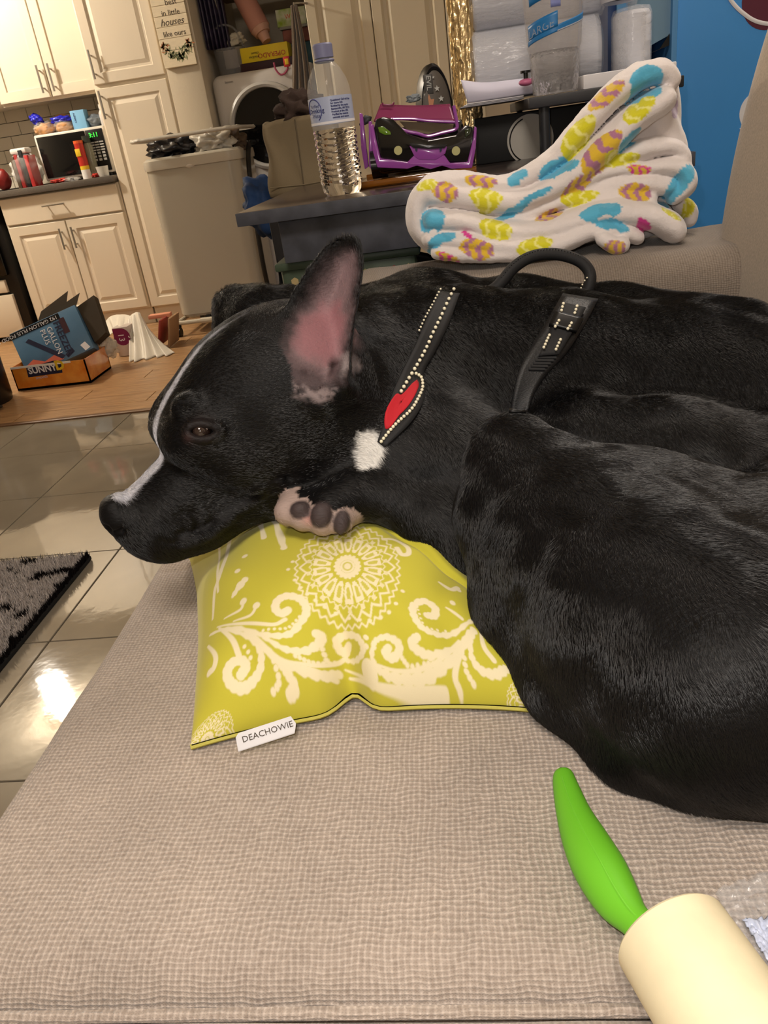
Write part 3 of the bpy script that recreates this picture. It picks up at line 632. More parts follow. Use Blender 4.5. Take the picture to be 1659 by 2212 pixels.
for k, (px, py, a, b, c) in enumerate(((200, 715, .035, .03, .075), (222, 738, .05, .035, .07), (232, 752, .055, .04, .05))): blob('film', m_zip, t, W(px, py, 3.88), (a, b, c), .3, 2.4, k + 20, M=Matrix.Rotation(-.4, 4, 'Y'))
B().tube([W(178, 694, 3.9), W(197, 668, 3.92)], .006).obj('zip_seal', mat('violet_seal', rgb(70, 60, 160), .4), t)

# trash bag carton with white bag pulled out
t = thing('trash_bag_carton', 'purple and white carton printed 13 crushed on the wood floor', 'box', (-1.79, 4.0, 0))
m_c13 = mat('pale_carton', rgb(196, 184, 176), .6, var=.1); m_mag = mat('magenta_print', rgb(125, 30, 80), .5)
q = on(258, 771, 2, .002); x_, y_ = q[0], q[1]
B().span(x_, x_ + .085, y_, y_ + .12, .002, .155, .004).obj('carton', m_c13, t)
B().prism([(.045 * math.cos(a), .045 * math.sin(a)) for a in np.linspace(0, 6.28, 24)[:-1]], (x_ + .045, y_ - .0003, .105), (1, 0, 0), (0, 0, 1), (0, -1, 0), .0008).span(x_ + .002, x_ + .04, y_ - .001, y_, .10, .15).obj('printed_circle', m_mag, t)
text('13', 'lettering', m_paper, t, (x_ + .04, y_ - .0015, .125), (0, 0, -1), (1, 0, 0), .045)
B().box((x_ + .27, y_ + .16, .08), (.012, .16, .155), .003, M=Matrix.Rotation(.25, 4, 'Y')).obj('torn_flap', mat('brown_inner', rgb(165, 130, 96), .8), t)
B().box((x_ + .22, y_ + .14, .085), (.012, .14, .14), .003, M=Matrix.Rotation(.3, 4, 'Y')).obj('torn_panel', mat('red_panel', rgb(150, 60, 50), .6), t)
B().box((x_ + .2, y_ + .2, .155), (.12, .05, .02), .003, M=Matrix.Rotation(.1, 4, 'Z')).obj('pink_panel', mat('pink_panel', rgb(222, 150, 120), .6), t)
wb = thing('white_bag', 'white plastic bag draped down from the magenta carton to the floor', 'bag', on(320, 770, 2, 0))
m_bag = mat('white_film_bag', rgb(232, 226, 214), .4, alpha=.93, bump=.25, bs=50)
def drape(top, bot, n=50, k=26, amp=.012, fr=9, sag=.02):
    P = []
    for i in range(n):
        u = i / (n - 1); a = spline(top, 20)[int(u * (len(spline(top, 20)) - 1))]; b = spline(bot, 20)[int(u * (len(spline(bot, 20)) - 1))]; row = []
        for j in range(k):
            t_ = j / (k - 1); p = a + (b - a) * t_; p = p + np.array([0, -1, 0]) * amp * (math.sin(u * fr * 2 * math.pi / 2 + 2 * t_) * (.3 + t_)) + np.array([0, 0, -1]) * sag * math.sin(t_ * math.pi) ; p[2] = max(p[2], .003); row.append(p)
        P.append(row)
    return np.array(P)
gridmesh('hanging_sheet', drape([W(275, 690, 4.12), W(285, 679, 4.1), W(298, 674, 4.08), W(305, 682, 4.08), W(310, 695, 4.08)], [on(282, 780, 2, .004), on(298, 779, 2, .004), on(330, 772, 2, .004), on(352, 769, 2, .004), on(375, 764, 2, .004)], amp=.018), m_bag, wb, thick=.001)
gridmesh('hanging_sheet', drape([W(222, 702, 4.2), W(238, 684, 4.2), W(262, 679, 4.2), W(285, 682, 4.16), W(296, 680, 4.14)], [W(240, 722, 4.1), W(252, 712, 4.08), W(262, 706, 4.05), W(275, 720, 4.05), W(285, 735, 4.05)], amp=.012, sag=.0), m_bag, wb, thick=.001)

# black pedal bin
pb_ = thing('pedal_bin', 'black pedal bin cut off by the left edge of the picture', 'bin', (-2.25, 3.36, 0))
B().lathe([(0, .0), (.15, .0), (.155, .02), (.165, .55), (.14, .6), (0, .61)], Matrix.Translation((-2.25, 3.285, 0)), 40).obj('body', mat('bin_black', rgb(16, 15, 16), .3), pb_)
B().box((-2.11, 3.17, .016), (.10, .06, .012), .004, M=Matrix.Rotation(-.75, 4, 'Z')).obj('pedal', mat('pedal_chrome', rgb(70, 66, 64), .2, metal=.8), pb_)

# ceiling lamp of the kitchen and its shade
kl = thing('ceiling_lamp', 'round glowing kitchen ceiling lamp reflected in the floor tiles', 'lamp', (-3.0, 4.05, 2.5))
B().lathe([(0, -.0), (.06, 0), (.06, -.03), (.012, -.04), (.012, -.16)], Matrix.Translation((-3.0, 4.05, 2.5)), 24).obj('mount', m_white, kl)
B().ell((-3.0, 4.05, 2.4), (.09, .09, .028)).obj('glowing_disc', mat('lamp_glow', (1, .82, .6, 1), .5, emit=45), kl)

# shag rug on the tiles
rx, ry = -.99, 1.66
rug = thing('shag_rug', 'grey shag rug with black streaks on the glossy tiles', 'rug', (-1.7, .9, 0))
B().span(-2.4, rx, .1, ry, .001, .012, .003).obj('backing', mat('rug_black', rgb(14, 13, 13), .95), rug)
N_ = 52000; X = rx - .002 - RNG.random(N_) ** 1.3 * .75; Y = ry - .002 - RNG.random(N_) ** 1.2 * .85
H_ = .008 + .012 * RNG.random(N_); an = RNG.random(N_) * 6.283; wd = .0012 + .0008 * RNG.random(N_); ln_ = RNG.normal(0, .004, (N_, 2))
p0 = np.stack([X - wd * np.cos(an), Y - wd * np.sin(an), np.full(N_, .011)], 1); p1 = np.stack([X + wd * np.cos(an), Y + wd * np.sin(an), np.full(N_, .011)], 1)
q1 = np.stack([X + ln_[:, 0], Y + ln_[:, 1], .011 + H_], 1)
v = np.stack([p0, p1, q1], 1).reshape(-1, 3)
from mathutils import noise as _nz
pat = np.array([_nz.noise((x * 9 - y * 5, y * 20, 0)) + .6 * _nz.noise((x * 42, y * 30, 3)) for x, y in zip(X, Y)])
edge = (rx - X < .012) | (ry - Y < .004)
c = np.where((pat > .36)[:, None] | edge[:, None], np.array(rgb(22, 18, 18)[:3]), np.array(rgb(192, 184, 180)[:3]) * (.7 + .6 * RNG.random(N_)[:, None]))
pile = npmesh('pile', v, np.arange(3 * N_).reshape(-1, 3), mat('rug_pile', attr='col', rough=.9, spec=.1), rug, col=np.repeat(c, 3, 0), smooth=False); tag(pile, kind='stuff')
# ================================================================ desk behind the sofa arm
m_desk = mat('desk_black', rgb(66, 68, 76), .42, var=.35, vs=22, detail=6, bump=.08, bs=300)
m_desktop = mat('desk_top', rgb(58, 48, 44), .22, var=.15, vs=18)
m_metal_blk = mat('black_metal', rgb(38, 40, 44), .45)
dk = thing('desk', 'black desk with dusty scuffed edge behind the sofa arm', 'desk', (.1, 1.5, 0))
B().span(-.325, .352, 1.235, 1.80, .781, .8, .0015).obj('desktop', m_desktop, dk)
B().span(-.3255, .3525, 1.2335, 1.236, .7805, .7995, .0005).obj('edge_band', m_desk, dk)
B().span(-.268, .34, 1.262, 1.275, .715, .781, .001).obj('apron', m_desk, dk)
for x in (-.275, .335):
    for y in (1.46, 1.77): B().span(x - .012, x + .012, y - .015, y + .015, .0, .781, .002).obj('leg', m_metal_blk, dk)
B().span(-.268, .34, 1.75, 1.765, .715, .781, .001).obj('apron', m_desk, dk)
B().prism([(0, 0), (.32, 0), (.0, .16)], (-.14, 1.42, .56), (1, 0, 0), (0, 0, 1), (0, 1, 0), .012).obj('side_brace', m_desk, dk)
for k in range(2): B().cyl((-.10 + k * .03, 1.3, .70), (.12 + k * .03, 1.36, .62), .007).obj('brace_rod', m_black, dk)

def plate(pts, y, th, name, m, parent, bev=.0008):                       # outline on a plane facing the sofa
    q = [on(a, b, 1, y) for a, b in pts]
    return B().prism([(p[0], p[2]) for p in q], (0, y, 0), (1, 0, 0), (0, 0, 1), (0, 1, 0), th, bev).obj(name, m, parent)
# water bottle
c = (-.171, 1.352, .8)
wb_ = thing('water_bottle', 'clear ribbed water bottle with pale blue label and blue cap on the desk', 'bottle', c)
def wob(a, z):
    if z < .095: return 1 + (.018 * math.cos(5 * a) * (1 - z / .02) if z < .02 else 0) + .028 * math.sin(z * 700 + 1.6 * math.sin(3 * a))
    return 1
prof = [(0, .004), (.018, .002), (.026, 0), (.031, .006), (.0335, .016)] + [(.0335, .016 + .0022 * k) for k in range(1, 37)]
M_ = Matrix.Translation(c)
B().lathe(prof + [(.0335, .0965), (0, .0965)], M_, 72, wob).obj('water', mat('water', (1, 1, 1, 1), .0, trans=1, ior=1.33, spec=.6), wb_)
m_pet = mat('clear_plastic', rgb(235, 238, 240), .05, alpha=.13, spec=1, bump=.15, bs=60)
B().lathe([(.0337, .0965), (.034, .105), (.034, .146), (.0335, .152), (.030, .165), (.022, .180), (.0135, .190), (.0135, .196)], M_, 64).obj('shell', m_pet, wb_)
B().lathe([(.0345, .104), (.0345, .141)], M_, 64).obj('label', mat('label_blue', rgb(168, 178, 205), .35), wb_)
B().lathe([(.0347, .104), (.0347, .1075)], M_, 64).obj('label_hem', m_paper, wb_)
B().lathe([(.0138, .188), (.0158, .190), (.0138, .192)], M_, 40).lathe([(.0148, .194), (.0152, .211), (.0138, .213), (0, .213)], M_, 40).obj('cap', mat('cap_blue', rgb(118, 120, 152), .45), wb_)
m_bink = mat('blue_ink', rgb(52, 56, 130), .5)
def wraptext(body, z, a0, size, m, parent, C0, r, bold=0):
    o = text(body, 'lettering', m, None, (0, 0, 0), (1, 0, 0), (0, 1, 0), size, .0001, bold=bold); me = o.data; me.transform(Matrix.Translation(o.location))
    for v in me.vertices:
        a = a0 + v.co.x / r; v.co = Vector((C0[0] + (r + .0003) * math.sin(a), C0[1] - (r + .0003) * math.cos(a), C0[2] + z + v.co.y))
    o.location = (0, 0, 0); me.transform(Matrix.Translation(-wloc(parent))); o.parent = parent; return o
wraptext('Purified', .130, -.95, .006, m_bink, wb_, c, .0347); wraptext('Drinking', .1235, -1.05, .0085, m_bink, wb_, c, .0347, .0001); wraptext('Water', .1165, -.9, .0075, m_bink, wb_, c, .0347)
for k, s_ in enumerate(('Questions? Call toll free', 'for more info', 'Bottled by the spring', 'Bentonville, AR 72716', 'Product of the USA', 'Purified by reverse', 'osmosis and ozone')): wraptext(s_, .135 - k * .0039, .12 + .02 * (k > 4), .0036, m_bink, wb_, c, .0347, .00012)
B().tube([(c[0] + .0349 * math.sin(a), c[1] - .0349 * math.cos(a), .8 + .124 + .016 * math.sin(b)) for a, b in [(-.75 + .42 * math.cos(t), t) for t in np.linspace(-1, 3.4, 30)]], .0006, 6).obj('ring_print', m_bink, wb_)

# toy car
tc_ = thing('toy_car', 'purple and black toy car with fanged grille and maroon windshield on the desk', 'toy car', (-.035, 1.52, .812))
m_pur = mat('car_purple', rgb(148, 72, 160), .18, coat=.5); m_cblk = mat('car_black', rgb(12, 12, 14), .12, coat=.6); m_maroon = mat('maroon_plastic', rgb(128, 46, 86), .25, alpha=.9)
yf = 1.40
B().span(-.116, .044, yf + .006, 1.68, .818, .862, .012, 3).span(-.105, .035, 1.50, 1.66, .85, .885, .01, 3).obj('body', m_cblk, tc_)
plate([(808, 278), (812, 258), (828, 252), (850, 258), (880, 290), (925, 303), (985, 292), (1005, 270), (1022, 275), (1026, 300), (1016, 345), (1010, 350), (960, 350), (930, 345), (880, 350), (830, 350), (818, 330)], yf, .02, 'front_fascia', m_cblk, tc_, .002)
plate([(798, 270), (806, 268), (812, 300), (822, 342), (880, 350), (895, 335), (960, 335), (972, 352), (1010, 350), (1022, 300), (1025, 272), (1030, 276), (1028, 320), (1020, 363), (975, 365), (955, 358), (930, 366), (900, 358), (880, 365), (815, 362), (806, 330)], yf - .005, .022, 'bumper', m_pur, tc_, .0015)
plate([(884, 315), (905, 317), (925, 321), (945, 317), (966, 316), (962, 332), (950, 340), (940, 346), (905, 345), (895, 338)], yf - .006, .012, 'grille', m_pur, tc_, .001)
plate([(883, 310), (925, 314), (968, 311), (960, 320), (925, 322), (892, 319)], yf - .009, .02, 'hood_lip', mat('dark_gloss', rgb(40, 40, 42), .15), tc_, .001)
for pts in ([(896, 318), (902, 318), (901, 328), (897, 325)], [(949, 319), (955, 318), (954, 326), (950, 329)]): plate(pts, yf - .0075, .004, 'grille_eye', m_navy, tc_, 0)
for px, py in ((860, 325), (985, 326)):
    q = on(px, py, 1, yf - .0015); B().cyl(q, q + np.array([0, .006, 0]), .0068, seg=24).obj('fog_light', mat('fog_cream', rgb(180, 176, 120), .5), tc_)
for pts, mm in (([(816, 275), (826, 272), (843, 284), (845, 291), (832, 292), (819, 286)], mat('green_lens', rgb(92, 128, 30), .1, coat=1)), ([(1004, 280), (1018, 276), (1016, 290), (1005, 298)], mat('dark_green_lens', rgb(30, 44, 14), .1, coat=1))): plate(pts, yf - .003, .008, 'headlight', mm, tc_, .001)
# windshield frame, glass and cabin
def quadstrip(A_, B_, name, m, th=.003):
    n = 24; a = [A_[0] + (A_[1] - A_[0]) * t for t in np.linspace(0, 1, n)]; P = np.array([[p * (1 - t) + q * t for t in np.linspace(0, 1, 6)] for p, q in zip(spline(A_, 12), spline(B_, 12))]); return gridmesh(name, P, m, tc_, thick=th)
top_ = [on(x, y, 1, 1.47) for x, y in ((822, 226), (870, 229), (920, 229), (972, 226))]
bot_ = [on(x, y, 1, 1.435) for x, y in ((808, 262), (860, 258), (925, 262), (984, 264))]
quadstrip(top_, bot_, 'windshield', m_maroon)
B().tube(spline([on(x, y, 1, 1.425) for x, y in ((845, 258), (868, 280), (900, 288), (925, 294), (955, 287), (984, 279), (987, 266), (980, 228))]), .0028).tube(spline([on(x, y, 1, 1.43) for x, y in ((845, 257), (890, 257), (925, 261), (984, 264))]), .0022).obj('windshield_frame', m_pur, tc_)
B().tube([on(x, y, 1, 1.46) for x, y in ((826, 222), (828, 227), (848, 227), (851, 221))], .0018).obj('roof_hook', m_maroon, tc_)
plate([(862, 262), (980, 268), (978, 278), (925, 290), (880, 282)], 1.45, .03, 'dashboard', mat('tan_interior', rgb(150, 135, 110), .8), tc_, .001)
for x in (-.112, .036):
    for y in (1.435, 1.63): B().cyl((x - .014, y, .834), (x + .012, y, .834), .022, seg=32).obj('wheel', m_black, tc_)
for pts in ([(776, 243), (783, 246), (788, 290), (796, 360), (788, 366), (780, 320)], [(796, 262), (803, 262), (806, 320), (802, 366), (797, 360)]): plate(pts, 1.435, .012, 'side_fin', m_pur, tc_, .001)
plate([(775, 268), (788, 248), (803, 252), (800, 264), (778, 275)], 1.45, .008, 'mirror', m_black, tc_, .001)
for k, (cx_, cy_) in enumerate(((818, 366), (1000, 366))):
    q = on(cx_, cy_, 1, yf + .01); B().cyl(q + np.array([-.012, 0, .006]), q + np.array([.012, 0, .006]), .0085, seg=20).obj('front_wheel', m_black, tc_)
amb = thing('amber_tray', 'glossy ribbed amber dish under the toy car', 'tray', (-.09, 1.46, .8))
m_amb = mat('amber_glass', rgb(120, 70, 10), .08, coat=1)
B().span(-.158, .05, 1.40, 1.64, .8, .806, .002).obj('dish', m_amb, amb)
for k in range(9): B().tube([(-.155 + k * .012, 1.40, .808), (-.12 + k * .012, 1.46, .808)], .0028, 6).obj('rib', m_amb, amb)
for k in range(2): B().span(-.157, .049, 1.396 + k * .24, 1.404 + k * .24, .802, .812, .002).obj('rim', m_amb, amb)
tag(blob('toy_fish', mat('grey_toy', rgb(120, 128, 134), .4), None, on(893, 212, 1, 1.53), (.012, .006, .006), .3, 2, 3), 'tiny grey toy fish lying on the toy car windshield', 'toy')

# round star bag and gold foil column
rb = thing('round_bag', 'small round black zip bag with silver stars behind the toy car', 'bag', (.0, 1.77, .8))
cc = on(938, 198, 1, 1.765); cc[2] = .896; Mx = Matrix.Translation([float(v) for v in cc]) @ Matrix.Rotation(.25, 4, 'Z') @ Matrix.Rotation(math.pi / 2, 4, 'X') @ Matrix.Diagonal((.72, 1.95, 1, 1))
B().lathe([(0, .012), (.035, .012), (.045, .010), (.049, .0), (.049, -.03), (.0, -.032)], Mx, 40).obj('shell', m_black, rb)
B().lathe([(0, .016), (.036, .015), (.042, .012)], Mx, 40).obj('front_panel', mat('taupe_panel', rgb(98, 92, 86), .5), rb)
B().lathe([(.043, .012), (.0455, .0145), (.047, .01)], Mx, 40).obj('piping', mat('dark_piping', rgb(30, 30, 34), .3), rb)
def star(px, py, r, m, parent, y):
    q = on(px, py, 1, y); B().prism([((r if k % 2 == 0 else r * .42) * math.sin(k * math.pi / 5), (r if k % 2 == 0 else r * .42) * math.cos(k * math.pi / 5)) for k in range(10)], q, (1, 0, 0), (0, 0, 1), (0, -1, 0), .001).obj('star', m, parent)
m_star = mat('silver_star', rgb(185, 185, 180), .3)
for px, py, r in ((944, 191, .006), (953, 213, .006), (918, 205, .003), (936, 167, .003)): star(px, py, r, m_star, rb, 1.747)
q = on(925, 182, 1, 1.747); B().box(q, (.018, .002, .034), .001).obj('badge', mat('badge_grey', rgb(70, 68, 66), .4), rb)
text('EVIL', 'lettering', m_star, rb, q + np.array([.001, -.0015, .015]), (0, 0, -1), (1, 0, 0), .014)
q = on(928, 220, 1, 1.747); B().prism([(-.008, -.006), (0, .014), (.003, .004), (.010, .004), (.006, -.008)], q, (1, 0, 0), (0, 0, 1), (0, -1, 0), .001).obj('peach_patch', mat('peach', rgb(200, 140, 105), .6), rb)
P_ = []
from mathutils import noise as _n2
for i in range(90):
    a = i / 90 * 2 * math.pi; row = []
    for k in range(160):
        z = .8 + .42 * k / 159; n_ = _n2.noise((math.cos(a) * 3, math.sin(a) * 3, z * 45)) + .6 * _n2.noise((math.cos(a) * 9, math.sin(a) * 9, z * 110)); r = .024 + .004 * n_
        row.append((.053 + r * math.cos(a) * 1.05, 1.72 + r * .8 * math.sin(a), z))
    P_.append(row)
gf = gridmesh('gold_foil_roll', np.array(P_), mat('gold_foil', rgb(226, 200, 150), .22, metal=.85, bump=.5, bs=160), None, closed_u=True, thick=.0008); tag(gf, 'crinkled gold foil column standing left of the paper rolls', 'foil')

# riser shelf on the desk and what stands on it
rs = thing('desk_riser', 'black metal riser shelf standing on the desk behind the blanket', 'shelf', (.28, 1.7, .8))
B().span(.149, .405, 1.50, 1.92, .884, .9015, .002).obj('top', mat('riser_top', rgb(40, 40, 44), .5, bump=.1, bs=400), rs)
for x, y, r in ((.176, 1.52, .0095), (.157, 1.78, .006), (.338, 1.52, .0095), (.335, 1.78, .006)): B().cyl((x, y, .8), (x, y, .885), r, seg=16).obj('post', m_metal_blk, rs)
tb_ = thing('black_bin', 'black storage bin with a pale round emblem beneath the riser', 'bin', (.2, 1.86, .8))
B().span(.06, .32, 1.66, 1.79, .8, .882, .003).obj('box', mat('bin_matt', rgb(10, 10, 11), .6), tb_)
B().cyl((.164, 1.657, .833), (.164, 1.661, .833), .044, seg=48).obj('emblem_disc', mat('emblem_pale', rgb(178, 174, 166), .6), tb_)
B().tube([(.164 + .039 * math.cos(a), 1.656, .833 + .039 * math.sin(a)) for a in np.linspace(1.9, 5.0, 30)], .0012, 6).obj('emblem_ring', m_black, tb_)
# stack of papers overhanging at the left
pp_ = thing('paper_stack', 'stack of white papers and booklets overhanging the riser left end', 'papers', (.12, 1.6, .902))
B().span(.035, .15, 1.60, 1.80, .9025, .9045, .0003, 1).obj('sheet', mat('grey_paper', rgb(150, 150, 160), .7), pp_)
B().span(.042, .15, 1.602, 1.79, .905, .9065, .0003, 1).obj('sheet', m_paper, pp_)
B().span(.047, .15, 1.60, 1.79, .9068, .9085, .0003, 1).obj('sheet', m_paper, pp_)
A_ = [np.array([.048, 1.602, .909]), np.array([.10, 1.60, .909]), np.array([.15, 1.60, .909]), np.array([.20, 1.605, .909])]
T_ = [on(995, 173, 1, 1.61), on(1050, 178, 1, 1.615), on(1130, 170, 1, 1.61), on(1190, 168, 1, 1.61)]
P_ = np.array([[p * (1 - t) + q * t + np.array([0, -.008 * math.sin(t * 3.1), 0]) for t in np.linspace(0, 1, 12)] for p, q in zip(spline(A_, 10), spline(T_, 10))])
gridmesh('curled_sheet', P_, mat('lilac_paper', rgb(205, 203, 222), .7), pp_, thick=.0006)
t = thing('stopper', 'tiny pink and black stopper on the papers beside the cup', 'toy', on(1137, 180, 1, 1.58)); q = on(1136, 172, 1, 1.56)
B().ell(q + np.array([0, 0, -.004]), (.013, .01, .006)).obj('pink_base', mat('pink_rubber', rgb(200, 110, 150), .4), t); B().cyl(q, q + np.array([0, 0, .010]), .004).cyl(q + np.array([0, 0, .010]), q + np.array([0, 0, .014]), .009).obj('black_knob', m_black, t)
# paper rolls in clear wrap
m_roll = mat('roll_white', rgb(205, 206, 214), .75, var=.03, vs=20); m_film = mat('roll_film', rgb(235, 238, 245), .12, alpha=.3, spec=.9, bump=.9, bs=26, stretch=(.5, 1, 2))
for k, (x0, x1, z, lab) in enumerate(((.068, .30, .968, 'lower paper roll in clear film on the riser behind the cup'), (.072, .31, 1.086, 'upper paper roll in clear film stacked over the lower roll'))):
    t = thing('paper_roll', lab, 'paper roll', ((x0 + x1) / 2, 1.72, z - .06), 'wrapped paper rolls on the riser')
    Mx = Matrix.Translation((x0, 1.72, z)) @ Matrix.Rotation(math.pi / 2, 4, 'Y')
    B().lathe([(.018, .004), (.054, 0), (.06, .006), (.06, x1 - x0 - .006), (.054, x1 - x0), (.018, x1 - x0 - .004)], Mx, 48).obj('paper', m_roll, t)
    B().lathe([(.0, -.004), (.04, -.006), (.062, .002), (.0622, x1 - x0), (.04, x1 - x0 + .008), (0, x1 - x0 + .006)], Mx, 48, lambda a, z_: 1 + .012 * math.sin(a * 11 + z_ * 60)).obj('film', m_film, t)
Mx = Matrix.Translation((.352, 1.66, .902))
t = thing('paper_roll', 'upright paper roll in clear film at the right of the cup', 'paper roll', (.352, 1.66, .902))
B().lathe([(.018, .004), (.036, 0), (.038, .006), (.038, .108), (.034, .114), (.015, .11)], Mx @ Matrix.Diagonal((.85, 1.2, 1, 1)), 40).obj('paper', m_roll, t)
B().lathe([(0, -.0), (.04, .0), (.0405, .108), (.036, .119), (.01, .124), (.012, .13)], Mx @ Matrix.Diagonal((.85, 1.2, 1, 1)), 40, lambda a, z_: 1 + .02 * math.sin(a * 9)).obj('film', m_film, t)
t = thing('paper_roll', 'upper right paper roll with knotted film on the upright one', 'paper roll', (.352, 1.66, 1.03))
B().lathe([(.018, .004), (.036, 0), (.038, .006), (.038, .108), (.034, .114), (.015, .11)], Matrix.Translation((.33, 1.66, 1.034)) @ Matrix.Diagonal((.85, 1.2, 1, 1)), 40).obj('paper', m_roll, t)
tag(B().span(.245, .40, 1.53, 1.60, .902, .924, .002).obj('folded_sheets', m_paper), 'small stack of folded white sheets right of the cup on the riser', 'papers')
# big clear cup
c = (.2, 1.55, .902); cp = thing('drink_cup', 'large clear plastic cup with blue LARGE print and water inside', 'cup', c)
M_ = Matrix.Translation(c)
B().lathe([(0, .003), (.036, .001), (.0385, .004), (.041, .03), (.0425, .066), (.0, .066)], M_, 64, lambda a, z: 1 + .004 * math.sin(a * 13 + z * 300)).obj('water', mat('soda_water', (.95, .93, .9, 1), .04, trans=1, ior=1.38, bump=.9, bs=160), cp)
B().lathe([(.043, .066), (.0455, .073), (.047, .10), (.052, .17), (.053, .172)], M_, 64).obj('cup_wall', mat('cup_plastic', rgb(180, 176, 176), .08, alpha=.38, spec=1), cp)
m_cblue = mat('cup_blue', rgb(40, 120, 185), .35); m_cgrey = mat('cup_pale', rgb(205, 208, 218), .4, alpha=.7)
def wrapband(f0, f1, a0, a1, name, m, off=.0006):
    P = []
    for a in np.linspace(a0, a1, 40):
        row = []
        for t_ in np.linspace(0, 1, 5):
            z = f0(a) * (1 - t_) + f1(a) * t_; r = np.interp(z, [.066, .073, .10, .17], [.043, .0455, .047, .052]) + off
            row.append((c[0] + r * math.sin(a), c[1] - r * math.cos(a), c[2] + z))
        P.append(row)
    return gridmesh(name, np.array(P), m, cp, thick=.0003)
wrapband(lambda a: .077 + .011 * (a + 1.2), lambda a: .0845 + .0125 * (a + 1.2), -1.3, 1.5, 'blue_band', m_cblue)
wrapband(lambda a: .083 + .011 * (a + 1.3), lambda a: .104 + .012 * (a + 1.3), -1.2, .02, 'blue_panel', m_cblue)
wrapband(lambda a: .128 + .012 * (a + 1.3), lambda a: .16 + .008 * (a + 1.3), -1.0, -.25, 'blue_panel', m_cblue)
wrapband(lambda a: .125, lambda a: .150, -.2, .12, 'violet_panel', mat('cup_violet', rgb(130, 140, 200), .4))
wrapband(lambda a: .0775 + .011 * (a + 1.2), lambda a: .079 + .011 * (a + 1.2), .0, 1.5, 'white_line', m_cgrey, .001)
o = wraptext('LARGE', 0, -1.14, .0165, mat('cup_letter', rgb(190, 205, 225), .5), cp, (c[0], c[1], c[2] + .0935), .0478)
for v in o.data.vertices:
    a = math.atan2(v.co.x + wloc(cp).x - c[0], -(v.co.y + wloc(cp).y - c[1])); v.co.z += .0125 * (a + .9)
# blue cabinet to the right
bl = thing('blue_cabinet', 'bright blue painted cabinet with white round prints right of the desk', 'cabinet', (.75, 2.0, 0))
m_blue = mat('blue_paint', rgb(66, 150, 226), .45, var=.04, vs=3); m_bluel = mat('blue_edge', rgb(85, 145, 200), .4)
xr = on(1462, 80, 1, 1.98)[0]; xl = on(1345, 80, 1, 1.98)[0]
B().span(xr, 1.35, 1.98, 2.0, .2, 1.9, .002).obj('front_panel', m_blue, bl)
B().span(xr - .012, xr, 1.975, 2.3, .2, 1.9, .002).obj('edge_post', m_bluel, bl)
B().span(xl - .012, xl + .010, 1.975, 2.3, .2, 1.9, .002).obj('edge_post', m_bluel, bl)
B().span(xl - .03, xl - .012, 1.99, 2.3, .2, 1.9, .002).obj('side_panel', mat('deep_blue', rgb(30, 60, 110), .5), bl)
B().span(xl, xr - .012, 2.25, 2.3, .2, 1.9).obj('back_panel', m_blue, bl)
z1 = on(1400, 105, 1, 1.99)[2]
B().prism([(xl, z1 - .018), (xr - .012, z1 + .02), (xr - .012, z1 + .16), (xl, z1 + .12)], (0, 1.99, 0), (1, 0, 0), (0, 0, 1), (0, 1, 0), .05).obj('grey_drawer', mat('blue_grey', rgb(112, 146, 172), .45), bl)
B().prism([(xl + .02, z1 - .020), (xr - .014, z1 + .0), (xr - .014, z1 + .022), (xl + .08, z1 - .004)], (0, 1.985, 0), (1, 0, 0), (0, 0, 1), (0, 1, 0), .004).obj('dark_slot', m_black, bl)
B().prism([(xl, z1 + .10), (xl + .05, z1 + .125), (xl + .05, z1 + .3), (xl, z1 + .3)], (0, 1.984, 0), (1, 0, 0), (0, 0, 1), (0, 1, 0), .01).obj('blue_flap', m_bluel, bl)
q = on(1640, 240, 1, 1.979); B().cyl(q, q + np.array([0, .002, 0]), .042, seg=40).obj('white_print', m_paper, bl)
B().prism([(0, 0), (.008, .004), (.004, -.008)], on(1598, 278, 1, 1.977), (1, 0, 0), (0, 0, 1), (0, 1, 0), .003).obj('white_print', m_paper, bl)
B().tube(spline([on(x, y, 1, 1.978) for x, y in ((1572, -20), (1580, 2), (1605, 28), (1640, 48), (1700, 55))]), .0038, 6, flat=.3, up=(0, 1, 0)).obj('white_line_print', m_paper, bl)
q = on(1665, -5, 1, 1.979); B().cyl(q, q + np.array([0, .002, 0]), .058, seg=40).obj('maroon_print', mat('maroon_print', rgb(92, 32, 54), .5), bl)
t = thing('dark_coat', 'dark clothes hanging between the paper rolls and blue cabinet', 'coat', (.40, 2.12, .5))
gridmesh('cloth', np.array([[(.395 + .07 * u + .006 * math.sin(z * 20), 2.12 + .02 * math.sin(u * 12 + z * 9), z) for z in np.linspace(.5, 1.4, 20)] for u in np.linspace(0, 1, 30)]), mat('near_black_cloth', rgb(24, 20, 26), .9), t, thick=.008)

# tote, cloths and basket left of the desk
st = tag(B().span(-.425, -.15, 1.90, 2.15, 0, .775, .004).obj('dark_chest', mat('chest_dark', rgb(26, 24, 26), .6)), 'dark low chest behind the desk carrying the canvas tote', 'chest')
tt = thing('canvas_tote', 'beige canvas tote bag with a centre seam standing behind the water bottle', 'bag', (-.34, 1.99, .777))
P_ = []
for i in range(50):
    a = 2 * math.pi * i / 50; ca, sa = math.cos(a), math.sin(a); ex = lambda v, e: math.copysign(abs(v) ** e, v); row = []
    for k in range(16):
        z = k / 15; wx = .088 * (1 - .05 * z) + .004 * math.sin(z * 9); wy = .05 * (1 - .55 * z)
        row.append((-.335 + wx * ex(ca, .35) + .006 * z, 1.99 + wy * ex(sa, .5) + .003 * math.sin(a * 5 + z * 6), .778 + .158 * z + .004 * math.sin(a * 3) * z))
    P_.append(row)
m_canvas = mat('canvas', rgb(122, 108, 84), .95, bump=.3, bs=500)
gridmesh('bag_body', np.array(P_), m_canvas, tt, closed_u=True, thick=.003)
